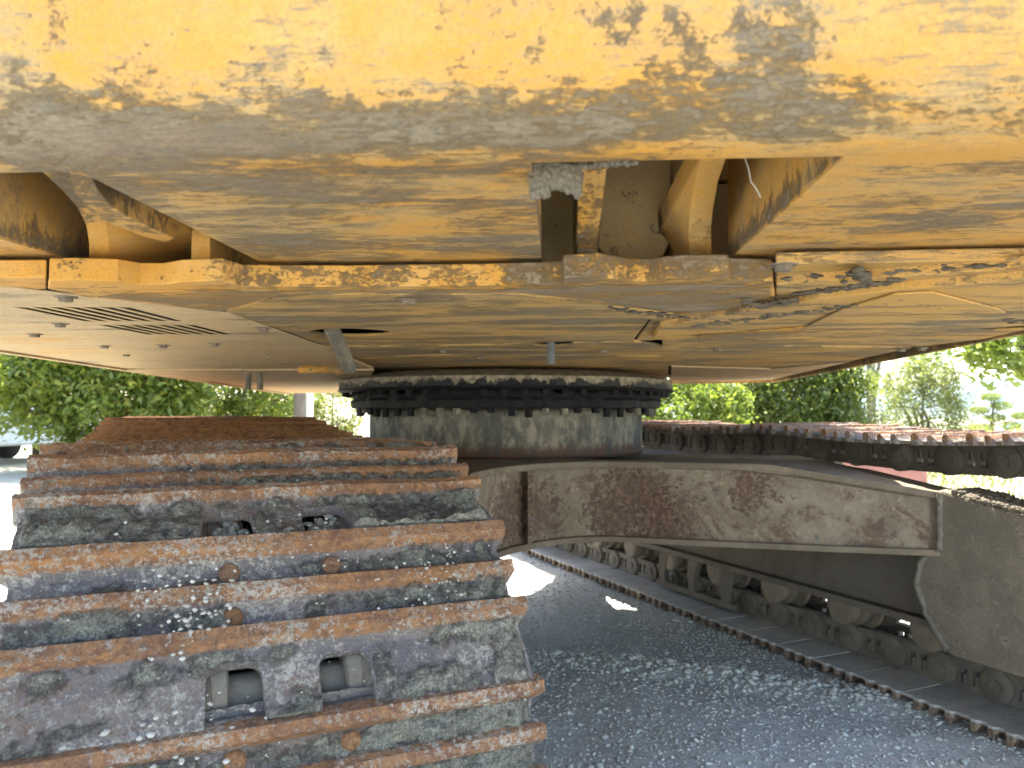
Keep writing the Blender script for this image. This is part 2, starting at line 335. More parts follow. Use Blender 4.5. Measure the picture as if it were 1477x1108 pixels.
def shoe_mat(name, clean=0.0):
    """steel track shoe: orange rust on the grousers, grey mud and pitted plate between (attributes mud, rid)"""
    t = NT(name); v = t.vec(t.obj, (1, 1, 1), rand=1.0); vx = t.vec(t.obj, (0.35, 1.6, 1.6), rand=1.0)
    mud = t.attr('mud'); rid = t.attr('rid')
    a = t.noise(vx, 9, 8, 0.7, 0.5); b = t.noise(v, 55, 8, 0.78, 0.3); m = t.noise(v, 330, 4, 0.7); w = t.noise(v, 130, 6, 0.8, 0.2); big = t.noise(v, 4.5, 4, 0.6)
    plate = t.mix(t.step(a, 0.42, 0.6), (0.15, 0.135, 0.135), (0.21, 0.175, 0.15))
    plate = t.mix(t.step(t.math('ADD', t.math('MULTIPLY', b, 0.5), t.math('MULTIPLY', big, 0.5)), 0.52, 0.62, 0, 0.6), plate, (0.24, 0.14, 0.085))
    rustc = t.mix(t.step(b, 0.40, 0.62), (0.17, 0.085, 0.05), (0.36, 0.185, 0.085))
    rustc = t.mix(t.step(a, 0.5, 0.68, 0, 0.7), rustc, (0.45, 0.21, 0.07))
    rr = t.math('ADD', rid, t.math('MULTIPLY', t.math('SUBTRACT', b, 0.5), 0.7))
    c = t.mix(t.step(rr, 0.32, 0.6), plate, rustc)
    sp = t.math('ADD', t.math('MULTIPLY', w, 0.68), t.math('MULTIPLY', t.noise(v, 7, 5, 0.65), 0.32))
    c = t.mix(t.step(sp, 0.505, 0.57, 0, 0.8), c, (0.47, 0.43, 0.36))
    mc = t.mix(t.step(b, 0.38, 0.62), (0.23, 0.22, 0.17), (0.38, 0.365, 0.285))
    mc = t.mix(t.step(m, 0.4, 0.6, 0.5, 0), mc, (0.09, 0.088, 0.07)); mc = t.mix(t.step(w, 0.56, 0.64, 0, 0.7), mc, (0.42, 0.41, 0.35))
    mk = t.math('ADD', mud, t.math('MULTIPLY', t.math('SUBTRACT', t.math('ADD', t.math('MULTIPLY', b, 0.5), t.math('MULTIPLY', w, 0.5)), 0.5), 3.2))
    fm = t.step(mk, 0.1, 1.15, 0, 0.95)
    c = t.mix(fm, c, mc)
    if clean: c = t.mix(0.82, c, t.mix(t.step(b, 0.35, 0.6), (0.12, 0.05, 0.02), (0.34, 0.155, 0.05)))
    c = t.mix(t.step(m, 0.35, 0.62, 0.35, 0.0), c, (0.03, 0.022, 0.02))
    n = t.bump(b, 0.005, 0.8); n = t.bump(w, 0.0035, 0.9, n); n = t.bump(m, 0.001, 0.8, n)
    lump = t.voro(v, 120); n = t.bump(t.math('MULTIPLY', t.math('ADD', t.noise(v, 75, 8, 0.8, 0.6), t.math('MULTIPLY', lump, -0.5)), fm), 0.011, 0.9, n)
    return t.fin(c, 0.88, n, spec=0.25)
M_shoe = shoe_mat('rusty_track_shoe'); M_shoeclean = shoe_mat('orange_rusty_track_shoe', 1.0)
def shoe_in():
    t = NT('worn_shoe_plate'); v = t.vec(t.obj, (1, 1, 1), rand=1.0)
    a = t.noise(v, 6, 6, 0.65, 0.4); b = t.noise(v, 60, 6, 0.7); z = t.xyz(t.obj)[2]
    c = t.mix(t.step(a, 0.4, 0.62), (0.42, 0.40, 0.36), (0.52, 0.49, 0.43))
    c = t.mix(t.step(b, 0.55, 0.66, 0, 0.6), c, (0.16, 0.12, 0.09))
    g = t.step(z, 0.004, 0.012)
    c = t.mix(g, c, t.mix(t.step(b, 0.4, 0.6), (0.12, 0.075, 0.05), (0.30, 0.21, 0.14)))
    g2 = t.step(t.math('ADD', b, t.math('MULTIPLY', a, 0.4)), 0.68, 0.76)
    return t.fin(c, 0.8, t.bump(b, 0.003, 0.7), spec=0.3)
M_shoein = shoe_in()

def stone_mat(name, c1, c2, c3):
    t = NT(name); g = t.t.nodes.new('ShaderNodeNewGeometry'); r = g.outputs['Random Per Island']
    v = t.vec(t.obj); n = t.noise(v, 180, 4, 0.6)
    c = t.mix(r, c1, c2); c = t.mix(t.step(r, 0.86, 0.9), c, c3); c = t.mix(t.step(n, 0.4, 0.7, 0, 0.35), c, tuple(x * 0.65 for x in c1))
    return t.fin(c, 0.9, t.bump(n, 0.002, 0.5), spec=0.25)
M_gravel = stone_mat('crushed_grey_stone', (0.43, 0.425, 0.36), (0.70, 0.68, 0.58), (0.80, 0.77, 0.66))
M_pebble = stone_mat('pale_pebble', (0.30, 0.28, 0.24), (0.50, 0.47, 0.41), (0.22, 0.2, 0.17))
def ground_mat():
    t = NT('gravel_yard'); v = t.vec(t.obj)
    n = t.noise(v, 1.1, 6, 0.6, 0.3); f = t.noise(v, 55, 8, 0.75); vo = t.voro(v, 75, 'F1', 'Distance'); vc = t.voro(v, 75, 'F1', 'Color')
    c = t.mix(t.step(n, 0.35, 0.65), (0.48, 0.465, 0.39), (0.58, 0.56, 0.47))
    c = t.mix(t.step(f, 0.35, 0.65), c, (0.33, 0.35, 0.33))
    c = t.mix(t.step(t.xyz(vc)[0], 0.5, 1.0, 0, 0.6), c, (0.50, 0.50, 0.475))
    pos = t.xyz(t.obj)
    far = t.step(t.math('ADD', pos[1], t.math('MULTIPLY', n, 3.0)), 5.5, 9.0)
    c = t.mix(far, c, t.mix(t.step(t.noise(v, 2.5, 8, 0.7), 0.4, 0.6), (0.36, 0.32, 0.225), (0.44, 0.41, 0.32)))
    grs = t.math('MULTIPLY', t.step(t.noise(v, 0.35, 6, 0.7), 0.46, 0.6), t.step(t.math('ADD', pos[1], pos[0]), 13.0, 17.0))
    c = t.mix(grs, c, (0.13, 0.14, 0.04))
    n1 = t.bump(t.noise(v, 14, 6, 0.7), 0.02, 0.7); n2 = t.bump(vo, 0.009, -0.9, n1); n3 = t.bump(f, 0.006, 0.8, n2)
    return t.fin(c, 0.95, n3, spec=0.2)
M_ground = ground_mat()
def leaf_mat(name, c1, c2, c3, tr=0.45):
    t = NT(name); g = t.t.nodes.new('ShaderNodeNewGeometry'); r = g.outputs['Random Per Island']
    c = t.mix(r, c1, c2); c = t.mix(t.step(r, 0.8, 0.95), c, c3)
    c = t.mix(t.step(t.noise(t.vec(t.obj), 1.3, 4, 0.6), 0.42, 0.62, 0, 0.6), c, c2)
    t.fin(c, 0.45, spec=0.5)
    tb = t.t.nodes.new('ShaderNodeBsdfTranslucent'); t._in(tb.inputs['Color'], t.mix(0.45, c, (0.45, 0.55, 0.05)))
    ms = t.t.nodes.new('ShaderNodeMixShader'); ms.inputs[0].default_value = tr
    t.L(t.b.outputs[0], ms.inputs[1]); t.L(tb.outputs[0], ms.inputs[2]); t.L(ms.outputs[0], t.out.inputs[0])
    return t.m
M_leafA = leaf_mat('broad_green_leaf', (0.075, 0.125, 0.025), (0.15, 0.19, 0.035), (0.30, 0.29, 0.05))
M_leafB = leaf_mat('dark_green_leaf', (0.05, 0.085, 0.025), (0.10, 0.13, 0.035), (0.19, 0.19, 0.05))
M_leafC = leaf_mat('pale_olive_leaf', (0.10, 0.11, 0.055), (0.16, 0.165, 0.085), (0.24, 0.23, 0.14))
M_leafD = leaf_mat('bright_green_leaf', (0.08, 0.13, 0.02), (0.14, 0.19, 0.03), (0.24, 0.26, 0.05))
M_leafE = leaf_mat('yellow_green_leaf', (0.12, 0.13, 0.035), (0.18, 0.175, 0.05), (0.24, 0.21, 0.08))
M_drygrass = leaf_mat('dry_grass', (0.11, 0.10, 0.035), (0.15, 0.135, 0.05), (0.2, 0.17, 0.08), 0.3)
M_bark = steel('bark', (0.13, 0.105, 0.08), (0.18, 0.15, 0.12), (0.2, 0.18, 0.15), (0.07, 0.055, 0.04), 0.8, rnd=0, st=(1, 1, 0.3))
M_hill = leaf_mat('far_hill', (0.03, 0.052, 0.05), (0.045, 0.07, 0.06), (0.05, 0.075, 0.055), 0.0)
def plain(name, c, rough=0.5, metal=0.0, spec=0.4, nz=0.12):
    t = NT(name); n = t.noise(t.vec(t.obj), 8, 5, 0.6)
    return t.fin(t.mix(t.step(n, 0.35, 0.65, 0, nz * 2), c, tuple(x * 0.6 for x in c)), rough, None, metal, spec)
M_carwhite = plain('white_car_paint', (0.72, 0.74, 0.76), 0.25); M_glass = plain('dark_glass', (0.03, 0.04, 0.05), 0.08, spec=0.8)
M_rubber = plain('tyre_rubber', (0.02, 0.02, 0.02), 0.8); M_redp = plain('faded_red_paint', (0.30, 0.12, 0.085), 0.55, nz=0.3)
M_white = plain('white_post_paint', (0.7, 0.7, 0.68), 0.5); M_hub = plain('wheel_metal', (0.4, 0.4, 0.42), 0.35, 0.8); M_lamp = plain('lamp_red', (0.35, 0.02, 0.02), 0.2)

# ---------------------------------------------------------------- ground and gravel
def ground_h(x, y):
    p = np.stack([x, y, np.zeros_like(x)], 1)
    h = (fbm(p, 1.7, 4, 3) - 0.5) * 0.045 + (fbm(p, 9, 4, 5) - 0.5) * 0.022
    # two low windrows of coarser stone between the tracks
    d1 = np.abs((y - 2.75) + 0.42 * (x - 0.9)); h = h + 0.022 * np.exp(-(d1 / 0.09) ** 2) * (x > -0.3)
    ys = np.clip((y + x * 0.8 - 16) / 25, 0, 1); h = h - 1.9 * ys * ys * (3 - 2 * ys) * np.clip((x - 2) / 8, 0, 1)
    # keep level near the tracks
    return h - 0.004
def build_ground():
    rad = np.concatenate([np.linspace(0.0, 4.5, 190)[1:], 4.5 * (900 / 4.5) ** np.linspace(0, 1, 90)[1:]])
    na = 360; a = np.linspace(0, 2 * math.pi, na, endpoint=False)
    X = [np.array([0.5])]; Y = [np.array([2.8])]
    for r in rad: X.append(0.5 + r * np.cos(a)); Y.append(2.8 + r * np.sin(a))
    X = np.concatenate(X); Y = np.concatenate(Y); Z = ground_h(X, Y)
    v = np.stack([X, Y, Z], 1)
    fs = [(0, 1 + i, 1 + (i + 1) % na) for i in range(na)]
    for j in range(len(rad) - 1):
        b0 = 1 + j * na; b1 = b0 + na
        for i in range(na):
            k = (i + 1) % na; fs.append((b0 + i, b1 + i, b1 + k, b0 + k))
    me = bpy.data.meshes.new('ground'); me.from_pydata(v.tolist(), [], fs); me.update(); fix(me)
    me.polygons.foreach_set('use_smooth', [True] * len(me.polygons))
    if me.polygons[0].normal.z < 0: me.flip_normals()
    return tag(link('ground', me, M_ground), kind='structure')
build_ground()

STONE_V = np.array([(1, 0, 0), (-1, 0, 0), (0, 1, 0), (0, -1, 0), (0, 0, 1), (0, 0, -1), (.62, .62, .45), (-.62, .6, -.4), (.55, -.65, .42), (-.6, -.6, .4)], float)
def stone_shapes(k=8):
    out = []
    for i in range(k):
        b = bmesh.new()
        for v in STONE_V * rng.uniform(0.72, 1.15, (len(STONE_V), 1)) + rng.normal(0, 0.1, STONE_V.shape): b.verts.new(v)
        bmesh.ops.convex_hull(b, input=b.verts); 
        bmesh.ops.delete(b, geom=[v for v in b.verts if not v.link_faces], context='VERTS')
        b.verts.ensure_lookup_table(); b.verts.index_update()
        out.append((np.array([v.co[:] for v in b.verts]), np.array([[v.index for v in f.verts] for f in b.faces]))); b.free()
    return out
SH = stone_shapes()
def stones(name, P, S, mat, parent=None, M=None, flat=0.7, tilt=0.3):
    """many loose stones as one mesh"""
    n = len(P); kinds = rng.integers(0, len(SH), n); V = []; Fc = []; base = 0
    for k in range(len(SH)):
        idx = np.where(kinds == k)[0]
        if not len(idx): continue
        sv, sf = SH[k]; m = len(idx)
        a = rng.uniform(0, 2 * math.pi, m); ca, sa = np.cos(a), np.sin(a)
        sx = rng.uniform(0.75, 1.3, m) * S[idx]; sy = rng.uniform(0.7, 1.1, m) * S[idx]; sz = rng.uniform(0.6, 1.0, m) * S[idx] * flat
        x = sv[None, :, 0] * sx[:, None]; y = sv[None, :, 1] * sy[:, None]; z = sv[None, :, 2] * sz[:, None]
        til = rng.normal(0, tilt, m)[:, None]; z = z + til * x
        X = x * ca[:, None] - y * sa[:, None] + P[idx, 0][:, None]; Y = x * sa[:, None] + y * ca[:, None] + P[idx, 1][:, None]; Z = z + P[idx, 2][:, None]
        V.append(np.stack([X, Y, Z], 2).reshape(-1, 3))
        Fc.append((sf[None] + (np.arange(m) * len(sv))[:, None, None] + base).reshape(-1, 3)); base += m * len(sv)
    V = np.concatenate(V); Fc = np.concatenate(Fc)
    me = bpy.data.meshes.new(name); me.vertices.add(len(V)); me.vertices.foreach_set('co', V.ravel())
    me.loops.add(Fc.size); me.loops.foreach_set('vertex_index', Fc.ravel().astype(np.int32))
    me.polygons.add(len(Fc)); me.polygons.foreach_set('loop_start', np.arange(0, Fc.size, 3, dtype=np.int32))
    me.update(calc_edges=True)
    return link(name, me, mat, parent, M)
def gravel():
    n = 95000
    x = rng.uniform(-2.6, 3.6, n * 2); y = rng.uniform(1.2, 6.4, n * 2)
    keep = rng.uniform(0, 1, n * 2) < np.clip(1.7 - y * 0.22, 0.25, 1)
    x, y = x[keep][:n], y[keep][:n]
    d1 = np.abs((y - 2.75) + 0.42 * (x - 0.9))
    s = np.exp(rng.normal(-5.45, 0.42, len(x))) * (1 + 1.0 * np.exp(-(d1 / 0.12) ** 2)); s = np.clip(s, 0.0018, 0.019)
    big = rng.uniform(0, 1, len(x)) < 0.006; s[big] *= 1.9
    z = ground_h(x, y) + s * 0.22
    return tag(stones('gravel', np.stack([x, y, z], 1), s, M_gravel), 'loose crushed grey gravel on the ground between the tracks', 'gravel', kind='stuff')
gravel()

# ---------------------------------------------------------------- the excavator
exc = bpy.data.objects.new('excavator', None); col.objects.link(exc); exc.matrix_world = EXC
tag(exc, 'yellow crawler excavator with rusty tracks and dusty belly, seen from underneath behind its counterweight', 'excavator')

# ---- track path
ZC, RP = 0.462, 0.367
def track_path(carrier, sag):
    P = []
    def run(y0, z0, y1, z1, dip, n=80):
        for i in range(n):
            t = i / n; P.append((y0 + (y1 - y0) * t, z0 + (z1 - z0) * t - dip * 4 * t * (1 - t)))
    zt = ZC + RP
    run(1.81, zt, 0.56, carrier, sag); run(0.56, carrier, -0.56, carrier, sag); run(-0.56, carrier, -1.81, zt, sag)
    for i in range(120):
        a = math.pi / 2 + math.pi * i / 120; P.append((-1.81 + RP * math.cos(a), ZC + RP * math.sin(a)))
    run(-1.81, ZC - RP, -1.45, 0.089, 0); run(-1.45, 0.089, 1.45, 0.089, 0, 200); run(1.45, 0.089, 1.81, ZC - RP, 0)
    for i in range(120):
        a = -math.pi / 2 + math.pi * i / 120; P.append((1.81 + RP * math.cos(a), ZC + RP * math.sin(a)))
    return np.array(P + [P[0]])
def resample(P, n, off):
    d = np.r_[0, np.cumsum(np.hypot(*np.diff(P, axis=0).T))]; Lt = d[-1]
    s = (np.arange(n + 1) / n * Lt + off) % Lt
    return np.stack([np.interp(s, d, P[:, 0]), np.interp(s, d, P[:, 1])], 1), Lt / n
NP = 50
PITCHL = 0.19

def shoe_profile(y):
    """outer height over the inner face, along the track"""
    h = np.full_like(y, 0.0125)
    for c, w, hh in ((0.026, 0.0085, 0.027), (0.081, 0.0075, 0.021), (0.134, 0.0075, 0.024)):
        d = np.abs(y - c); h = h + hh * np.clip(1 - (d - w) / 0.012, 0, 1) ** 1.6
    h = np.where(y < 0.010, 0.006, h)
    return h
def shoe_bottom(y): return 0.002 * np.clip((y - 0.165) / 0.02, 0, 1)
def shoe_mesh(name, seed, hi=True, mudamt=0.6, width=0.306, chips=1.0):
    nx = 132 if hi else 12
    if hi: ys = np.unique(np.round(np.concatenate([np.linspace(0, 0.221, 48), [0.0095, 0.0105]]), 5))
    else: ys = np.array([0, .0095, .0105, .0175, .0345, .046, .062, .0735, .0885, .1, .115, .1265, .1415, .153, .175, .203])
    xs = np.linspace(-width, width, nx); ny = len(ys)
    gx, gy = np.meshgrid(xs, ys, indexing='ij'); top = shoe_profile(gy.ravel()).reshape(gx.shape); bot = shoe_bottom(gy.ravel()).reshape(gx.shape)
    P = np.stack([gx.ravel() * 1.0, gy.ravel(), np.full(gx.size, seed * 3.7)], 1)
    rid = np.clip((top - 0.0135) / 0.02, 0, 1)
    mud = np.zeros(gx.shape)
    X = gx.copy(); Y = gy.copy()
    # plate ends set back between the grousers
    endw = np.clip((np.abs(gx) - (width - 0.03)) / 0.03, 0, 1)
    X = X - np.sign(gx) * endw * (1 - np.clip(rid * 1.6, 0, 1)) * 0.011
    if hi:
        n1 = fbm(P, 26, 4, seed).reshape(gx.shape); n2 = fbm(P, 90, 3, seed + 9).reshape(gx.shape); n3 = fbm(P * np.array([0.55, 1.6, 1]), 7.0, 5, seed + 20).reshape(gx.shape)
        wear = fbm(P * np.array([1, 0.2, 1]), 9, 3, seed + 31).reshape(gx.shape)
        top = top - rid * (wear - 0.35) * 0.010 * chips
        top = top + (n1 - 0.5) * 0.0035 + (n2 - 0.5) * 0.003
        X = X + (fbm(P, 60, 3, seed + 41).reshape(gx.shape) - 0.5) * 0.006 * endw
        edge = ((gy < 0.0001) | (gy > 0.2205)); Y = Y + np.where(edge, (n2 - 0.5) * 0.004, 0) + (n1 - .5) * .002
        # packed mud in the troughs
        m = np.clip((n3 - gx * 0.45 + (n1 - .5) * .25 - (0.64 - 0.36 * mudamt)) / 0.30, 0, 1) * (gy > 0.03) * np.clip(1.3 - rid * 1.6, 0, 1) * np.clip((0.30 - np.abs(gx)) / 0.01, 0, 1)
        floor = 0.0125 + 0.022 * np.clip(n3 * 1.1 - 0.22 + (n1 - 0.5) * 1.3 + (n2 - .5) * 1.1, 0, 1)
        nt = np.maximum(top, floor * m + top * (1 - m))
        mud = (np.clip((nt - top) / 0.003, 0, 1) + m * 0.55) * np.clip(1.25 - rid * 1.2, 0, 1); top = nt
    def notch(x, y): return False
    vt = np.stack([X, Y, top], 2).reshape(-1, 3); vb = np.stack([X, Y, bot], 2).reshape(-1, 3)
    n = nx * ny; V = np.concatenate([vt, vb]); fs = []
    for i in range(nx - 1):
        for j in range(ny - 1):
            a, b, c, d = i * ny + j, (i + 1) * ny + j, (i + 1) * ny + j + 1, i * ny + j + 1
            fs.append((a, b, c, d)); fs.append((n + d, n + c, n + b, n + a))
    for i in range(nx - 1):
        a, b = i * ny, (i + 1) * ny; fs.append((a, n + a, n + b, b)); a += ny - 1; b += ny - 1; fs.append((b, n + b, n + a, a))
    for j in range(ny - 1):
        a, b = j, j + 1; fs.append((b, n + b, n + a, a)); a += (nx - 1) * ny; b += (nx - 1) * ny; fs.append((a, n + a, n + b, b))
    me = bpy.data.meshes.new(name); me.from_pydata(V.tolist(), [], fs); me.update()
    for nm, arr in (('mud', mud), ('rid', rid)):
        at = me.attributes.new(nm, 'FLOAT', 'POINT'); at.data.foreach_set('value', np.concatenate([arr.ravel(), arr.ravel() * 0]).astype(np.float32))
    fix(me)
    # the two mud windows at the trailing edge
    cut = MB()
    for cx in (-0.062, 0.062):
        w, y0, y1, rr = 0.030, 0.160, 0.25, 0.014; poly = []
        for (ax, ay, s0) in ((cx - w + rr, y0 + rr, 180), (cx + w - rr, y0 + rr, 270)):
            for k in range(7): a = R(s0 + k * 15); poly.append((ax + rr * math.cos(a), ay + rr * math.sin(a)))
        poly += [(cx + w + .003, y1), (cx - w - .003, y1)]
        cut.prism(poly, -0.05, 0.08)
    me2 = boolean_mesh(me, cut.mesh('cut'))
    if hi: smoothify(me2, 50)
    me2.name = name
    return me2

def link_mesh():
    b = MB()
    for s in (-1, 1):
        x0, x1 = s * 0.072, s * 0.104
        xa, xb = min(x0, x1), max(x0, x1)
        b.box((xa, 0.012, -0.052), (xb, 0.178, -0.026))           # rail
        b.box((xa + 0.002, 0.02, 0.024), (xb - 0.002, 0.17, 0.049))  # shoe pad
        for y0, y1 in ((0.034, 0.062), (0.086, 0.104), (0.128, 0.158)): b.box((xa + 0.003, y0, -0.03), (xb - 0.003, y1, 0.026))
        off = s * 0.012
        for yc, dx, rr in ((0.0, -0.006, 0.050), (0.19, 0.012, 0.054)):
            M = Matrix.Translation((s * (0.088 + dx * 1.0) - 0.016, yc, -0.004)) @ Matrix.Rotation(R(90), 4, 'Y')
            b.lathe([(rr * 0.9, 0), (rr, 0.003), (rr, 0.029), (rr * 0.9, 0.032)], 18, M)
        M = Matrix.Translation((s * 0.1 if s > 0 else s * 0.1 - 0.022, 0.19, -0.004)) @ Matrix.Rotation(R(90), 4, 'Y')
        b.lathe([(0.02, 0), (0.02, 0.022)], 12, M)
        # bolt nuts seated in the link windows
        for yc in (0.074, 0.116):
            M = Matrix.Translation((s * 0.09, yc, 0.0)); b.lathe([(0.012, -0.006), (0.012, 0.03)], 6, M)
    M = Matrix.Translation((-0.075, 0.0, 0)) @ Matrix.Rotation(R(90), 4, 'Y'); b.lathe([(0.029, 0), (0.029, 0.15)], 14, M)
    return b.mesh('track_link', True)
LINK = link_mesh(); LINK.materials.append(M_chain)
LINKD = LINK.copy(); LINKD.materials.clear(); LINKD.materials.append(M_dchain)

HI = [shoe_mesh('track_shoe', s, True, m) for s, m in ((1, 1.0), (2, 0.45), (3, 0.95), (4, 0.8), (5, 0.3), (6, 1.15))]
for m in HI: m.materials.append(M_shoe)
LO = shoe_mesh('track_shoe', 9, False); LO.materials.append(M_shoein)
LOR = LO.copy(); LOR.materials.clear(); LOR.materials.append(M_shoeclean)

def bolt_mesh():
    b = MB(); b.lathe([(0.0125, 0), (0.0125, 0.008), (0.0095, 0.0115), (0.004, 0.0125)], 10); return b.mesh('shoe_bolt', True)
BOLT = bolt_mesh(); BOLT.materials.append(M_shoeclean)

# dirt heaped on the right leg
def clump(name, pts, size, mat, parent, seed, M=None, sub=3):
    b = bmesh.new()
    for p in pts:
        r = bmesh.ops.create_icosphere(b, subdivisions=sub, radius=1.0, matrix=Matrix.Translation(Vector(p[:3])) @ Matrix.Diagonal((p[3], p[4], p[5], 1)))
    me = bpy.data.meshes.new(name); b.to_mesh(me); b.free()
    co = np.empty(len(me.vertices) * 3); me.vertices.foreach_get('co', co); co = co.reshape(-1, 3)
    d = (np.stack([fbm(co, size, 4, seed), fbm(co, size, 4, seed + 5), fbm(co, size, 4, seed + 11)], 1) - 0.5)
    co = co + d * (1.1 / size); me.vertices.foreach_set('co', co.ravel()); me.update(); smoothify(me, 60)
    o = link(name, me, mat, parent, M); o['kind'] = 'stuff'; return o
M_packed = steel('packed_grey_mud', (0.20, 0.195, 0.155), (0.27, 0.26, 0.21), (0.33, 0.32, 0.26), (0.15, 0.14, 0.11), 4.0, bumpd=0.006)
PIN_ = MB(); PIN_.lathe([(0.017, -0.112), (0.017, 0.112)], 12, Matrix.Rotation(R(90), 4, 'Y')); PIN = PIN_.mesh('track_pin', True); PIN.materials.append(M_chain)
def build_track(xc, carrier, sag, off, left):
    pins, pitch = resample(track_path(carrier, sag), NP, off)
    sc = pitch / PITCHL
    trk = link('crawler_track', None, None, exc, Matrix.Translation((0, 0.075 if left else 0, 0)))
    for i in range(NP): link('track_pin', PIN, None, trk, Matrix.Translation((xc, pins[i][0], pins[i][1])))
    trk['label'] = 'rusty mud-caked track close to the camera' if left else 'track seen from its inner side with open chain links'
    for i in range(NP):
        y, z = pins[i]; y2, z2 = pins[i + 1]; t = Vector((0, y2 - y, z2 - z)).normalized(); o = Vector((0, t.z, -t.y)); x = t.cross(o)
        M = Matrix(((x.x, t.x, o.x, xc), (x.y, t.y, o.y, y), (x.z, t.z, o.z, z), (0, 0, 0, 1))) @ Matrix.Diagonal((1, sc, 1, 1))
        top = t.y < -0.5; near = y < -1.2 and z > 0.18
        link('track_link', LINK if (top or not left and z > 0.2) else LINKD, None, trk, M)
        Ms = M @ Matrix.Translation((0, 0.0, 0.0485)) @ Matrix.Rotation(random.gauss(0, 0.004), 4, 'Z') @ Matrix.Rotation(random.gauss(0, 0.006), 4, 'X')
        if left:
            if near: me = HI[i % 6]
            elif top: me = LOR
            else: me = LO
        else: me = HI[(i * 5 + 1) % 6] if (top and y < 0.9) else (LOR if top else LO)
        if near and left and z > ZC + 0.19 and z < ZC + 0.42: Ms = Ms @ Matrix.Diagonal((1, 1.09, 1, 1))
        link('track_shoe', me, None, trk, Ms)
        if near and left and z > ZC + 0.355:
            pk = [(cx + random.gauss(0, .013), random.uniform(.168, .222), -.004 + random.gauss(0, .004), random.uniform(.003, .007), random.uniform(.003, .007), random.uniform(.003, .006)) for cx in (-.062, .062) for _ in range(40)]
            clump('packed_mud', pk, 150, M_packed, trk, i, Ms, 2)
        if near and left:
            for bx in (-0.062, 0.062):
                for by in (0.054, 0.108):
                    if random.random() < 0.8: link('shoe_bolt', BOLT, None, trk, Ms @ Matrix.Translation((bx + random.gauss(0, .002), by, 0.0085)))
    return trk, pins
trkL, pinsL = build_track(-1.192, 0.862, 0.03, 0.217, True)
trkR, pinsR = build_track(1.188, 0.832, 0.028, 0.02, False)

# loose pebbles lying on the near shoes
def shoe_pebbles():
    P = []; S = []
    def put(px, py, spread, n, s0, s1):
        # point on nose cylinder hit by the pixel ray
        d = ray(px, py); o = Vector((0, 0, CAMZ)); ex = EINV
        ol = ex @ o - Vector((0, 0.075, 0)); dl = (ex.to_3x3() @ d).normalized()
        best = None
        for k in range(400):
            q = ol + dl * (0.5 + k * 0.003)
            r = math.hypot(q.y + 1.81, q.z - ZC)
            if (q.y < -1.81 and r < RP + 0.078) or (q.y >= -1.81 and q.z < ZC + RP + 0.07): best = q; break
        if best is None: return
        for _ in range(n):
            q = best + Vector((random.gauss(0, spread), 0, 0)); a = math.atan2(q.z - ZC, -(q.y + 1.81)) + random.gauss(0, spread) / 0.44
            rr = RP + random.uniform(0.068, 0.078); P.append((q.x, -1.81 - rr * math.cos(a), ZC + rr * math.sin(a))); S.append(random.uniform(s0, s1))
    for px, py, spd, n, a, b in ((265, 865, .03, 60, .002, .006), (290, 890, .02, 30, .003, .007), (165, 1085, .02, 12, .004, .009), (255, 1085, .03, 40, .002, .007),
                             (400, 1075, .05, 20, .001, .003), (175, 762, .01, 3, .003, .006), (470, 750, .012, 4, .003, .006), (510, 820, .03, 6, .002, .005),
                             (620, 845, .03, 40, .002, .005), (450, 800, .05, 60, .0015, .004), (650, 800, .04, 50, .0015, .004), (560, 1000, .08, 40, .001, .003), (300, 720, .1, 60, .001, .003), (200, 950, .1, 60, .001, .003)):
        put(px, py, spd, n, a, b)
    o = stones('pebbles', np.array(P), np.array(S) * 0.65, M_pebble, trkL, None, 1.0, 0.08); o['kind'] = 'stuff'
shoe_pebbles()

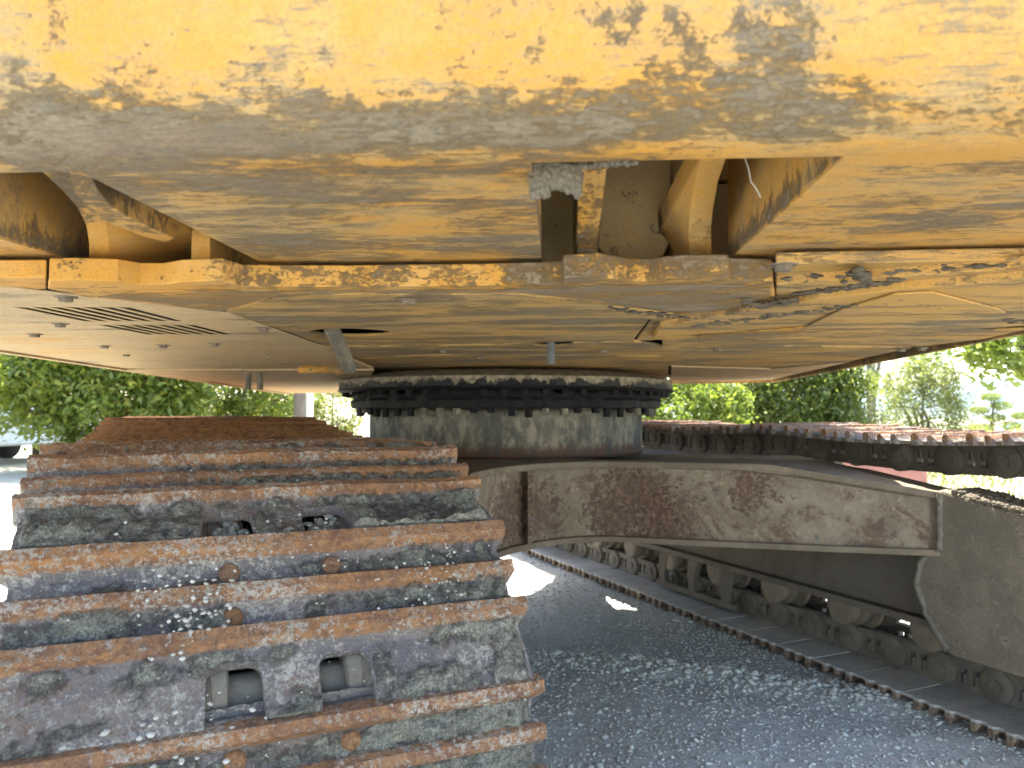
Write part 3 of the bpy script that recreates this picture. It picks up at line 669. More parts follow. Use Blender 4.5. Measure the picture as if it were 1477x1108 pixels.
# ---- sprocket / idler, carrier rollers, side frames, bottom rollers
def side_frame(xc, sgn):
    # box section side frame with sloping shoulders; inner face towards the machine centre
    b = MB(); w = 0.148
    prof = [(-w, 0.262), (w, 0.262), (w, 0.55), (0.07, 0.66), (-0.07, 0.66), (-w, 0.55)]
    n = len(prof); vs = [(xc + p[0], y, p[1]) for y in (-1.42, 1.5) for p in prof]
    b.add(vs, [tuple(range(n)), tuple(range(n, 2 * n))[::-1]] + [(i, n + i, n + (i + 1) % n, (i + 1) % n) for i in range(n)])
    fr = bevel(link('side_frame', b.mesh('side_frame'), M_frame, exc, Matrix.Translation((0, 0.075 if sgn < 0 else 0, 0))), 0.006)
    for s in (-1, 1):
        f = MB(); f.box((xc + s * w - 0.035, -1.45, 0.238), (xc + s * w + 0.02, 1.52, 0.262)); link('bottom_flange', f.mesh('bottom_flange'), M_frame, fr)
    for s in (-1, 1):     # end yokes that carry sprocket and idler
        for q in (-1, 1):
            y = MB(); y.box((xc + q * 0.148 - 0.02, s * 1.40, 0.30), (xc + q * 0.148 + 0.02, s * 1.86, 0.60)) if s > 0 else y.box((xc + q * 0.148 - 0.02, -1.86, 0.30), (xc + q * 0.148 + 0.02, -1.40, 0.60))
            link('yoke_plate', y.mesh('yoke_plate'), M_frame, fr)
    def roller(y):
        r = MB(); M = Matrix.Translation((xc - 0.13, y, 0.222)) @ Matrix.Rotation(R(90), 4, 'Y')
        r.lathe([(0.05, -0.012), (0.062, 0), (0.062, 0.02), (0.078, 0.028), (0.078, 0.065), (0.098, 0.068), (0.098, 0.088), (0.066, 0.1), (0.066, 0.16), (0.098, 0.172), (0.098, 0.192), (0.078, 0.195), (0.078, 0.232), (0.062, 0.24), (0.062, 0.26), (0.05, 0.272)], 28, M)
        return r.mesh('track_roller', True)
    for k in range(8):
        y = -1.21 + 0.365 * k
        rr = link('track_roller', roller(y), M_roller, fr)
        for s in (-1, 1):
            br = MB(); x = xc + s * 0.150
            br.box((x - 0.022, y - 0.06, 0.2), (x + 0.022, y + 0.06, 0.2385))
            Mm = Matrix.Translation((x - 0.026, y, 0.205)) @ Matrix.Rotation(R(90), 4, 'Y'); br.lathe([(0.048, 0), (0.055, 0.006), (0.055, 0.046), (0.046, 0.054)], 20, Mm)
            for q in (-1, 1): br.lathe([(0.011, 0), (0.011, 0.014)], 6, Matrix.Translation((x, y + q * 0.047, 0.185)))
            link('roller_bracket', br.mesh('roller_bracket', True), M_roller, fr)
    for s in (-1, 1):     # chain guide guards at mid frame
        g = MB(); x = xc + s * 0.168
        for y0 in (-0.22, 0.02, 0.26):
            prof = [(y0 - 0.012, 0.2375), (y0 + 0.06, 0.2375), (y0 + 0.075, 0.15), (y0 + 0.05, 0.07), (y0 + 0.01, 0.062), (y0 + 0.02, 0.13)]
            vs = [(x - 0.012, p[0], p[1]) for p in prof] + [(x + 0.02, p[0], p[1]) for p in prof]; m = len(prof)
            g.add(vs, [tuple(range(m)), tuple(range(m, 2 * m))[::-1]] + [(i, m + i, m + (i + 1) % m, (i + 1) % m) for i in range(m)])
        g.box((x - 0.010, -0.24, 0.060), (x + 0.024, 0.36, 0.09))
        bevel(link('track_guard', g.mesh('track_guard'), M_frame, fr), 0.004)
    for y in (-0.56, 0.56):
        c = MB(); cz = (0.862 if sgn < 0 else 0.832) - 0.055 - 0.07
        M = Matrix.Translation((xc - 0.10, y, cz)) @ Matrix.Rotation(R(90), 4, 'Y'); c.lathe([(0.05, 0), (0.07, 0.005), (0.07, 0.045), (0.055, 0.05), (0.055, 0.15), (0.07, 0.155), (0.07, 0.2), (0.05, 0.205)], 24, M)
        c.box((xc - 0.03, y - 0.05, 0.655), (xc + 0.03, y + 0.05, cz - 0.05))
        c.tube([(xc - 0.16, y, cz), (xc + 0.16, y, cz)], 0.028, 12)
        link('carrier_roller', c.mesh('carrier_roller', True), M_roller, fr)
    # idler (near end) and sprocket (far end)
    c = MB(); M = Matrix.Translation((xc - 0.095, -1.81, ZC)) @ Matrix.Rotation(R(90), 4, 'Y')
    c.lathe([(0.06, -0.05), (0.11, -0.03), (0.13, 0.02), (0.26, 0.04), (0.27, 0.01), (0.308, 0.01), (0.308, 0.055), (0.335, 0.06), (0.335, 0.13), (0.308, 0.135), (0.308, 0.18), (0.27, 0.18), (0.26, 0.15), (0.13, 0.17), (0.11, 0.22), (0.06, 0.24)], 48, M)
    link('idler_wheel', c.mesh('idler_wheel', True), M_frame, fr)
    c = MB(); poly = []
    for k in range(21):
        for da, r in ((-0.30, 0.325), (-0.16, 0.36), (0.0, 0.372), (0.16, 0.36), (0.30, 0.325)): a = 2 * math.pi * (k + da) / 21; poly.append((r * math.cos(a), r * math.sin(a)))
    M = Matrix.Translation((xc - 0.03, 1.81, ZC)) @ Matrix.Rotation(R(90), 4, 'Y'); b2 = MB(); b2.prism(poly, 0, 0.06); c.add([M @ Vector(v) for v in b2.v], b2.f)
    c.lathe([(0.20, -0.14), (0.22, -0.13), (0.22, -0.01), (0.22, 0.12), (0.2, 0.15)], 36, M)
    link('drive_sprocket', c.mesh('drive_sprocket'), M_frame, fr)
    return fr
side_frame(-1.187, -1); side_frame(1.188, 1)

# ---- X frame
def arc(p, n=10):
    """Catmull-Rom through points"""
    out = []; p = [Vector((q[0], q[1], 0)) for q in p]; m = len(p)
    for i in range(m - 1):
        a, b, c, d = p[max(i - 1, 0)], p[i], p[i + 1], p[min(i + 2, m - 1)]
        for k in range(n):
            t = k / n; out.append(0.5 * ((2 * b) + (c - a) * t + (2 * a - 5 * b + 4 * c - d) * t * t + (3 * b - a - 3 * c + d) * t ** 3))
    out.append(p[-1]); return [(q.x, q.y) for q in out]
near_arc = arc([(-0.86, -1.42), (-0.55, -1.03), (-0.30, -0.80), (0.0, -0.74), (0.256, -0.93), (0.55, -1.17), (0.85, -1.40)], 8)
side_arc = arc([(0.99, -0.98), (0.80, -0.66), (0.70, 0.0), (0.80, 0.66), (0.99, 0.98)], 6)
far_arc = [(x, -y) for x, y in arc([(-0.86, -1.30), (-0.60, -0.98), (-0.30, -0.76), (0.0, -0.70), (0.30, -0.76), (0.60, -0.98), (0.86, -1.30)], 8)][::-1]
outline = near_arc + [(1.035, -1.40)] + [(1.035, -0.98)] + side_arc[1:-1] + [(1.035, 0.98), (1.035, 1.30)] + far_arc + [(-1.03, 1.30), (-1.03, 0.98)] + [(-x, y) for x, y in side_arc[1:-1][::-1]] + [(-1.03, -0.98), (-1.03, -1.40)]
def inset(poly, d):
    n = len(poly); out = []
    for i in range(n):
        a, b, c = Vector(poly[i - 1]), Vector(poly[i]), Vector(poly[(i + 1) % n])
        e1 = (b - a).normalized(); e2 = (c - b).normalized(); nn = Vector((-(e1.y + e2.y), e1.x + e2.x))
        nn = nn.normalized() if nn.length > 1e-6 else Vector((0, 0)); out.append((b.x + nn.x * d, b.y + nn.y * d))
    return out
def drop(x, y, z):  # the legs slope down outwards
    r = max(0.0, math.hypot(x, y) - 1.18); return z - 0.17 * min(r, 0.7)
xb = MB(); xb.prism(inset(outline, 0.02), 0.535, lambda x, y: drop(x, y, 0.768))
xfr = link('undercarriage_frame', xb.mesh('undercarriage_frame'), M_xframe, exc)
t_ = MB(); t_.prism(outline, lambda x, y: drop(x, y, 0.768), lambda x, y: drop(x, y, 0.790)); bevel(link('top_plate', t_.mesh('top_plate'), M_xedge, xfr), 0.004)
t_ = MB(); t_.prism(inset(outline, -0.003), 0.515, 0.535); bevel(link('bottom_plate', t_.mesh('bottom_plate'), M_xedge, xfr), 0.004)
# welded stiffener upright left of the leg and small cover seam
e = MB()
for (px, D) in ((756, 2.51),):
    q = EINV @ at_d(px, 720, D); e.box((q.x - 0.008, q.y - 0.045, 0.54), (q.x + 0.008, q.y + 0.03, 0.765))
link('stiffener', e.mesh('stiffener'), M_xframe, xfr)
# leg end castings that reach down over the side frames
for sx in (-1, 1):
    for sy in (-1, 1):
        b = MB()
        x0, x1 = 0.845, 1.03
        prof = [(-1.98, 0.22), (-1.98, 0.63), (-1.80, 0.665), (-1.56, 0.690), (-1.47, 0.712), (-1.41, 0.722), (-1.345, 0.70), (-1.30, 0.62), (-1.335, 0.535), (-1.31, 0.42), (-1.345, 0.33), (-1.42, 0.22)]
        prof = [(y if sy < 0 else -y, z) for y, z in prof]; m = len(prof)
        vs = [(sx * x0, p[0], p[1]) for p in prof] + [(sx * x1, p[0], p[1]) for p in prof]
        b.add(vs, [tuple(range(m)), tuple(range(m, 2 * m))[::-1]] + [(i, m + i, m + (i + 1) % m, (i + 1) % m) for i in range(m)])
        lc = bevel(link('leg_casting', b.mesh('leg_casting'), M_xframe2, xfr), 0.014, 3)
        if sx > 0 and sy < 0:
            w = MB(); pts = [(x0 - 0.003, -1.405, 0.71), (x0 - 0.003, -1.402, 0.62), (x0 - 0.003, -1.40, 0.54), (x0 - 0.003, -1.34, 0.50), (x0 - 0.003, -1.315, 0.42), (x0 - 0.003, -1.35, 0.33), (x0 - 0.003, -1.425, 0.225)]
            fine = []
            for i in range(len(pts) - 1):
                for k in range(8): fine.append(Vector(pts[i]).lerp(Vector(pts[i + 1]), k / 8) + Vector((random.gauss(0, .0008), random.gauss(0, .0015), 0)))
            w.tube(fine, [0.0095 + random.gauss(0, .0007) for _ in fine], 8); link('weld_seam', w.mesh('weld_seam', True), M_weld, xfr)

pts = []
for k in range(1500):
    f = random.random(); y = -1.44 - 0.52 * f; r = random.uniform(.003, .011)
    pts.append((0.85 + random.random() ** 1.5 * .17, y, 0.714 - 0.085 * f + random.gauss(0, .004), r, r, r * .7))
clump('dirt', pts, 180, M_mud, xfr, 5, None, 1)

# ---- slewing ring
ring = MB(); ring.lathe([(0.575, 0.790), (0.585, 0.80), (0.577, 0.812), (0.577, 0.962), (0.60, 0.97), (0.60, 0.985)], 128)
sl = link('slewing_ring_base', ring.mesh('slewing_ring_base', True), M_ringbase, exc)
def ragged(prof, seg, seed, amp):
    b = MB(); b.lathe(prof, seg, None, False); co = np.array(b.v)
    ang = np.arctan2(co[:, 1], co[:, 0]); rr = np.hypot(co[:, 0], co[:, 1])
    n = fbm(np.stack([np.cos(ang), np.sin(ang), co[:, 2] * 4], 1), 24, 4, seed) - 0.5
    rr = rr + n * amp; co[:, 0] = rr * np.cos(ang); co[:, 1] = rr * np.sin(ang); co[:, 2] += n * amp * 0.6; b.v = [tuple(v) for v in co]
    return b
g = ragged([(0.60, 1.036), (0.648, 1.034), (0.652, 1.02), (0.644, 1.012), (0.654, 1.0), (0.648, 0.975), (0.61, 0.970)], 500, 3, 0.022)
link('grease_seal', g.mesh('grease_seal', True), M_grease, sl)
for k in range(60):
    a = 2 * math.pi * (k + random.uniform(.2, .4)) / 60; b = MB(); zb_ = random.choice((0.940, 0.944, 0.948, 0.955)); b.lathe([(0.0125, zb_), (0.0145, zb_ + .003), (0.0145, 0.984)], 6, Matrix.Rotation(a, 4, 'Z') @ Matrix.Translation((0.618, 0, 0)))
    if math.sin(a + R(24)) < 0.35:
        link('ring_bolt', b.mesh('ring_bolt'), M_ringbase if random.random() < 0.5 else M_grease, sl)
upr = ragged([(0.60, 1.112), (0.690, 1.090), (0.703, 1.084), (0.703, 1.05), (0.708, 1.043), (0.70, 1.037), (0.60, 1.036)], 300, 8, 0.004)
uf = link('slewing_ring_flange', upr.mesh('slewing_ring_flange', True), M_flange, exc)
for k in range(60):
    a = 2 * math.pi * k / 60
    if math.sin(a + R(24)) < 0.35 and random.random() < 0.8:
        b = MB(); b.lathe([(0.013, 1.020), (0.014, 1.037)], 6, Matrix.Rotation(a, 4, 'Z') @ Matrix.Translation((0.677, 0, 0))); link('flange_bolt', b.mesh('flange_bolt'), M_grease, uf)

# ---- counterweight
ZB = 1.150
def cw():
    b = MB()
    bf = hw(0, 0.978, 0).y; rear = bf - 0.478; Rr = 0.078
    arcp = [(rear + Rr - Rr * math.sin(R(90 * k / 20)) ** 1.0, ZB + Rr - Rr * math.cos(R(90 * k / 20))) for k in range(21)]
    A = (hw(-0.565, 0.8, 0).x, hw(-0.33, 0.8, 0).x, hw(0.028, 0.8, 0).x, hw(0.262, 0.8, 0).x)
    top = 2.35; full = [(bf, top), (bf, ZB)] + arcp + [(rear, top)]
    slot = [(bf, top), (bf, 1.58), (rear + 0.082, 1.58), (rear + 0.082, ZB)] + arcp + [(rear, top)]
    def sweep(x0, x1, prof, caps, segs=1):
        n = len(prof); vs = []
        for k in range(segs + 1):
            x = x0 + (x1 - x0) * k / segs; vs += [(x, p[0] + 0.10 * x * x * 0.25 * (1 if 0 else 0), p[1]) for p in prof]
        fs = [(k * n + i, k * n + (i + 1) % n, (k + 1) * n + (i + 1) % n, (k + 1) * n + i) for k in range(segs) for i in range(n)]
        if caps: fs += [tuple(range(n)), tuple(range(segs * n, (segs + 1) * n))[::-1]]
        b.add(vs, fs)
    sweep(-1.28, A[0], full, True); sweep(A[1], A[2], full, True); sweep(A[3], 1.28, full, True)
    sweep(A[0], A[1], slot, False); sweep(A[2], A[3], slot, False)
    me = bpy.data.meshes.new('counterweight'); me.from_pydata(b.v, [], b.f); me.update()
    bb = bmesh.new(); bb.from_mesh(me); bmesh.ops.recalc_face_normals(bb, faces=bb.faces); bb.to_mesh(me); bb.free(); smoothify(me, 30)
    return me
cwo = link('counterweight', cw(), M_cw, exc, H2E)
cwo['label'] = 'thick yellow counterweight with two slots in its underside'
# dried mud packed in the right slot
pts = []
for k in range(2600):
    px = random.uniform(767, 835); f = (px - 766) / 70
    low = 283 - 15 * math.sin(f * 3.1) * (1 if f > .35 else .4) + random.gauss(0, 2.0); py = 230 + (low - 230) * random.random() ** 0.85
    p = hd(px, py, 0.605 + random.uniform(-.003, .004)); r = abs(random.gauss(0.0016, .0007)) + .0006; pts.append((p.x, p.y, p.z, r, r, r))
for k in range(60):
    px = random.uniform(770, 832); p = hd(px, random.uniform(226, 262), 0.617); pts.append((p.x, p.y, p.z, .008, .01, .007))
for k in range(260):
    px = random.uniform(836, 918); p = hd(px, 234 + random.uniform(-6, 8) * (1 - (px - 836) / 100), 0.585 + random.uniform(0, .012)); r = random.uniform(.001, .003); pts.append((p.x, p.y, p.z, r, r, r * .8))
clump('dried_mud', pts, 300, M_mud, cwo, 9, None, 1)
rt = MB(); rt.tube([hd(1074, 226, .66), hd(1080, 245, .66), hd(1083, 262, .662), hd(1092, 274, .664), hd(1097, 285, .664)], 0.0005, 6); link('dry_root', rt.mesh('dry_root', True), M_pebble, cwo)

# ---- revolving house frame and panels
frm = MB()
foot = [(-1.30, hw(0, 1.14, 0).y), (1.28, hw(0, 1.14, 0).y), (1.28, hw(0, 4.15, 0).y), (0.9, hw(0, 4.35, 0).y), (-1.10, hw(0, 4.7, 0).y), (-1.10, hw(0, 4.7, 0).y), (-1.30, hw(0, 2.0, 0).y)]
foot = [hw(-1.32, 1.14, 0), hw(1.03, 1.14, 0), hw(1.08, 1.8, 0), hw(1.40, 4.1, 0), hw(0.98, 4.22, 0), hw(-0.95, 4.6, 0), hw(-1.31, 4.6, 0)]
frm.prism([(p.x, p.y) for p in foot], 1.156, 1.30)
hf = link('house_frame', frm.mesh('house_frame'), M_inner, exc, H2E)
bk = MB(); bk.prism(inset([(p.x, p.y) for p in foot], 0.02), 1.1475, 1.1555); link('gap_shade_sheet', bk.mesh('gap_shade_sheet'), M_black, hf)  # black sheet above the panels, stands for the shade in their gaps
# upper bodywork (hood, cab) that throws the shade
hood = MB(); yb = hw(0, 0.99, 0).y
hood.box((-1.28, yb, 1.59), (1.25, yb + 1.9, 2.35)); hood.box((-1.27, yb + 0.20, 1.302), (1.24, yb + 1.9, 1.588))
bevel(link('engine_hood', hood.mesh('engine_hood'), M_cw, exc, H2E), 0.03, 3)
cab = MB(); cab.box((-1.27, yb + 1.92, 1.302), (-0.35, hw(0, 4.55, 0).y, 2.9)); cabo = bevel(link('cab', cab.mesh('cab'), M_black, exc, H2E), 0.05, 3)
bo = MB(); bo.box((-0.33, yb + 1.92, 1.302), (0.43, hw(0, 4.35, 0).y, 2.0)); bevel(link('boom_foot_blocker', bo.mesh('boom_foot_blocker'), M_cw, exc, H2E), 0.03, 3)  # unseen box added to stop sun coming between cab and tank
sb = MB(); sb.box((0.45, yb + 1.92, 1.302), (1.15, hw(0, 4.0, 0).y, 2.1)); bevel(link('side_tank', sb.mesh('side_tank'), M_cw, exc, H2E), 0.03, 3)

def zleft(x, y):
    D = (HOUSE @ Vector((x, y, 0))).y; return 1.12 - 0.0185 * max(0.0, D - 2.0)
# rear frame plate with its stepped edge
lip_px = [(69, 417), (71, 405), (105, 404.5), (169, 406), (203, 411), (235, 411), (261, 407), (320, 405), (339, 410), (349, 413), (500, 414), (700, 412), (810, 409), (813, 401), (863, 398), (885, 402), (909, 406), (935, 406), (957, 403), (990, 401), (1050, 400.5), (1053, 405), (1114, 406),
          (1118, 428), (1060, 444), (1000, 455), (865, 437), (750, 423.5), (415, 423.5), (318, 450), (200, 436), (130, 430)]
lp = MB(); lp.prism([hz(x, y, 1.116)[:2] for x, y in lip_px], 1.116, 1.1435)
bevel(link('frame_plate', lp.mesh('frame_plate'), M_lip, hf), 0.0018)
def panel(pxs, z, th, mat, name='belly_panel', cut=None):
    b = MB(); b.prism([hz(x, y, z)[:2] for x, y in pxs], z, z + th); me = b.mesh(name)
    if cut is not None: me = boolean_mesh(me, cut)
    return bevel(link(name, me, mat, hf), 0.0015, 1)
# underside skin of the frame plate region is dusty like the rest
ck = panel([(140, 429), (210, 420), (330, 419), (345, 421.5), (700, 420), (815, 417), (870, 412), (1045, 412), (1110, 416), (1112, 428), (1060, 442), (1000, 453), (865, 435), (750, 422), (415, 422), (318, 448), (200, 434)], 1.1145, 0.0015, M_crust, 'dirt_crust')
ck['kind'] = 'stuff'
# centre cover with two access holes
cut = MB()
h1 = hz(506, 480.5, 1.12); cut.lathe([(0.083, 1.05), (0.083, 1.3)], 48, Matrix.Translation((h1.x, h1.y, 0)) @ Matrix.Diagonal((0.98, 0.9, 1, 1)))
h2 = hz(797, 496.5, 1.12)
P1 = [(322, 451), (416, 425), (750, 425), (864, 438.5), (936, 462), (914, 491), (640, 497), (470, 499), (400, 474)]
panel(P1, 1.121, 0.006, M_belly, cut=cut.mesh('cut'))
cut = MB(); cut.lathe([(0.050, 1.05), (0.050, 1.3)], 40, Matrix.Translation((h2.x, h2.y, 0)) @ Matrix.Diagonal((1.0, 1.3, 1, 1)))
panel([(340, 484), (470, 501), (640, 499), (914, 493), (955, 500), (965, 513), (800, 511.5), (620, 511), (440, 520), (330, 500)], 1.1205, 0.006, M_belly, cut=cut.mesh('cut2'))
panel([(330, 503), (440, 521.5), (620, 512.5), (800, 513), (966, 514.5), (962, 549.5), (700, 551.5), (420, 551.5), (360, 535)], 1.122, 0.006, M_belly)
panel([(868, 440.5), (1000, 457), (1003, 465), (954, 473), (944, 491), (918, 491), (940, 462)], 1.1195, 0.006, M_belly)
panel([(-200, 402), (67, 400.5), (67, 417), (-200, 420)], 1.121, 0.022, M_lip)
# louvred left rear cover: slots really cut through
def lou():
    x0, x1 = -1.325, -0.458; d0, d1 = 0.985, 1.945
    c = MB()
    for (D0, D1) in ((1.165, 1.365), (1.405, 1.60)):
        for k in range(7):
            xx = -0.752 + 0.0262 * k; p = hw(xx, D0, 0); q = hw(xx + 0.006, D1, 0); w = 0.0085
            c.prism([(p.x - w, p.y), (p.x + w, p.y + 0.01), (q.x + w, q.y), (q.x - w, q.y - 0.01)], 1.0, 1.2)
    pp = [hw(x, y, 0)[:2] for x, y in ((x0, d0), (-0.64, d0), (x1, 1.24), (x1, d1), (x0, d1))]
    b = MB(); b.prism(pp, 1.1195, 1.1208); me = boolean_mesh(b.mesh('belly_panel'), c.mesh('c'))
    link('belly_panel', me, M_bellyL, hf)['label'] = 'cream dusty cover, bounce light in its colour, with two rows of slots'
lou()
def wpanel(pts, zf, th, mat):
    b = MB(); b.prism([hw(x, y, 0)[:2] for x, y in pts], zf, lambda x, y: zf(x, y) + th); return link('belly_panel', b.mesh('belly_panel'), mat, hf)
wpanel([(-1.325, 1.955), (-0.475, 1.955), (-0.475, 2.63), (-1.33, 2.63)], zleft, 0.005, M_bellyL)
wpanel([(-1.33, 2.645), (-0.475, 2.645), (-0.62, 3.3), (-1.335, 3.3)], lambda x, y: zleft(x, y) - 0.006, 0.006, M_bellyL)
wpanel([(-1.335, 3.312), (-0.62, 3.312), (-0.9, 4.62), (-1.34, 4.62)], zleft, 0.006, M_bellyL)
wpanel([(-0.9, 4.62), (-0.60, 3.312), (0.4, 3.8), (0.4, 4.5)], lambda x, y: 1.135, 0.006, M_belly)
er = MB()   # rolled edge strips
P = [hw(-1.335, 1.0, 1.12), hw(-1.335, 2.0, 1.12), hw(-1.345, 3.3, 1.095), hw(-1.35, 4.63, 1.07)]
for a, b_ in zip(P, P[1:]):
    er.hexa([(a.x - .012, a.y, a.z - .006), (a.x + .012, a.y, a.z - .006), (b_.x + .012, b_.y, b_.z - .006), (b_.x - .012, b_.y, b_.z - .006), (a.x - .012, a.y, a.z + .07), (a.x + .012, a.y, a.z + .07), (b_.x + .012, b_.y, b_.z + .1), (b_.x - .012, b_.y, b_.z + .1)])
link('edge_rail', er.mesh('edge_rail'), M_bellyL, hf)
# right hand plates, stacked like shingles with bright worn edges
panel([(1119, 381), (1530, 374), (1600, 382), (1300, 397), (1119, 409)], 1.131, 0.014, M_bellyR)
panel([(1119, 411), (1300, 399), (1600, 380), (1600, 398), (1300, 417), (1180, 431), (1090, 446), (1002, 457), (1062, 444), (1118, 429)], 1.1195, 0.016, M_bellyR)
panel([(1003, 463), (1100, 446), (1180, 432), (1300, 418), (1620, 392), (1700, 430), (1477, 470), (1330, 479), (1150, 487), (1000, 492), (942, 490), (952, 472)], 1.109, 0.024, M_bellyR)
panel([(955, 492), (1150, 488), (1330, 480), (1420, 478), (1478, 476), (1420, 489), (1330, 500), (1150, 497.5), (955, 501)], 1.119, 0.006, M_bellyR)
panel([(955, 502.5), (1100, 499.5), (1316, 502), (1230, 520), (1112, 531), (955, 527)], 1.121, 0.006, M_belly)
panel([(968, 529), (1112, 533), (1228, 522), (1111, 548), (1040, 550.5), (968, 548)], 1.120, 0.006, M_bellyL)
panel([(1150, 478), (1215, 447), (1290, 425), (1345, 422), (1440, 446), (1462, 458), (1330, 474)], 1.1055, 0.003, M_bellyR)
panel([(1010, 485), (1140, 474), (1290, 468), (1150, 483), (1005, 489)], 1.1060, 0.003, M_lip)
# right edge rail
er = MB(); P = [at_z(1560, 461, 1.12), at_z(1477, 478, 1.12), at_z(1330, 508, 1.12), at_z(1210, 532, 1.12), at_z(1111, 551, 1.12), at_z(966, 553, 1.122)]; P = [HINV @ p for p in P]
for a, b_ in zip(P, P[1:]): er.hexa([(a.x, a.y, a.z - .004), (a.x + .012, a.y, a.z - .004), (b_.x + .012, b_.y, b_.z - .004), (b_.x, b_.y, b_.z - .004), (a.x, a.y, a.z + .06), (a.x + .012, a.y, a.z + .06), (b_.x + .012, b_.y, b_.z + .06), (b_.x, b_.y, b_.z + .06)])
link('edge_rail', er.mesh('edge_rail'), M_belly, hf)

# bolts in the belly plates
bb_ = MB(); bb_.lathe([(0.017, 0), (0.016, -0.0012), (0.010, -0.0014), (0.010, -0.0065), (0.008, -0.0072)], 6); BB = bb_.mesh('belly_bolt'); BB.materials.append(M_bolt)
for px, py in ((95, 427), (87, 466), (50, 481), (310, 495), (380, 472), (182, 510), (383, 508), (430, 526), (690, 514), (590, 431), (1330, 501), (1035, 502), (1300, 503), (1444, 459), (150, 498), (235, 497), (1130, 380.5), (640, 505), (870, 505)):
    p = hz(px, py, 1.1205); link('belly_bolt', BB, None, hf, Matrix.Translation((p.x, p.y, 1.1195)) @ Matrix.Rotation(random.uniform(0, 3), 4, 'Z'))
# hanging strap, pin, rods, tube
st = MB(); a = hd(478, 474, 1.55); c = hd(504, 531, 1.72); st.tube([a, a.lerp(c, .5) + Vector((0, 0, .004)), c], [0.016, .015, .016], 8); link('drain_hose', st.mesh('drain_hose', True), M_hose, hf)
pn = MB(); pn.lathe([(0.036, 1.128), (0.036, 1.136)], 20, Matrix.Translation((h2.x, h2.y, 0))); pn.lathe([(0.0095, 1.072), (0.0095, 1.13)], 12, Matrix.Translation((h2.x - 0.004, h2.y, 0))); link('hanging_pin', pn.mesh('hanging_pin', True), M_pin, hf)
for px in (358, 375):
    a = hd(px, 531, 2.75); c = hd(px, 562, 2.75); rr = MB(); rr.tube([a, c], 0.011, 8); link('drain_pipe', rr.mesh('drain_pipe', True), M_hose, hf)
yt = MB(); yt.tube([hd(432, 533, 2.35), hd(494, 534, 2.33)], 0.013, 12); link('cross_tube', yt.mesh('cross_tube', True), M_lip, hf)
# clods stuck to the plates, and dark crumb rows standing in for crevice shade
pts = []
for px, py, n, s in ((1240, 388, 14, .006), (1232, 395, 5, .004), (1445, 458, 5, .008), (1170, 425, 5, .004), (1120, 455, 9, .004), (1060, 462, 8, .004), (790, 381, 0, .003), (1200, 428, 6, .004)):
    for _ in range(n):
        p = hz(px + random.gauss(0, 7), py + random.gauss(0, 2), 1.127); pts.append((p.x, p.y, 1.121 + random.uniform(-.006, .004), s * random.uniform(.7, 1.4), s * 1.5, s * 0.8))
for x0, y0, x1, y1, n in ((1110, 436, 1300, 412, 110), (1000, 468, 1240, 436, 130), (1240, 436, 1477, 405, 60), (1290, 424, 1477, 462, 70), (870, 440, 1000, 458, 30), (1120, 410, 1477, 388, 25), (1040, 425, 1110, 440, 60), (960, 425, 1110, 428, 50)):
    for _ in range(n):
        f = random.random(); q = hz(x0 + (x1 - x0) * f + random.gauss(0, 4), y0 + (y1 - y0) * f + random.gauss(0, 1.6), 1.112); r = random.uniform(.001, .0032)
        pts.append((q.x, q.y, (1.108 if y0 + (y1 - y0) * f > 432 - (x0 > 1200) * 12 else 1.117) + random.uniform(0, .002), r * 3, r * 1.5, r * .9))
clump('clods_and_crevice_shade', pts, 170, M_clod, hf, 21, None, 1)

# ---- ribs seen inside the two slots
def ribbon(L, Rr, D, back, mat, name='rib'):
    b = MB(); n = len(L); vs = []
    for i in range(n):
        l = hd(*L[i], D[i]); r = hd(*Rr[i], D[i]); k = back / D[i]
        lb = Vector((l.x, hw(0, back, 0).y, l.z)); rb = Vector((r.x, hw(0, back, 0).y, r.z))
        vs += [l, r, rb, lb]
    fs = [(0, 1, 2, 3), tuple(range(4 * n - 4, 4 * n))[::-1]]
    for i in range(n - 1):
        a = 4 * i
        for k in range(4): fs.append((a + k, a + (k + 1) % 4, a + 4 + (k + 1) % 4, a + 4 + k))
    b.add(vs, fs); return bevel(link(name, b.mesh(name), mat, hf), 0.0015)
ribbon([(836, 150), (834, 236), (833, 300), (831, 345)], [(880, 150), (876, 236), (868, 300), (862, 345)], [0.74, 0.80, 0.88, 0.935], 1.138, M_ribm)
ribbon([(833, 344), (833, 374)], [(862, 344), (862, 374)], [0.945, 0.962], 1.138, M_lip, 'rib_foot')
ribbon([(1026, 150), (1012, 225), (1001, 270), (995, 310), (993, 340), (996, 368)], [(1066, 150), (1049, 225), (1036, 262), (1029, 300), (1026, 330), (1027, 368)], [0.66, 0.72, 0.80, 0.87, 0.92, 0.958], 1.138, M_rib)
ribbon([(10, 170), (58, 246), (90, 275), (112, 300), (124, 325), (128, 350), (128, 379)], [(45, 170), (96, 246), (118, 272), (138, 297), (152, 320), (157, 345), (157, 379)], [0.66, 0.72, 0.77, 0.82, 0.87, 0.91, 0.958], 1.138, M_rib)
ribbon([(276, 330), (275, 379)], [(303, 330), (303, 379)], [0.955, 0.96], 1.138, M_rib)
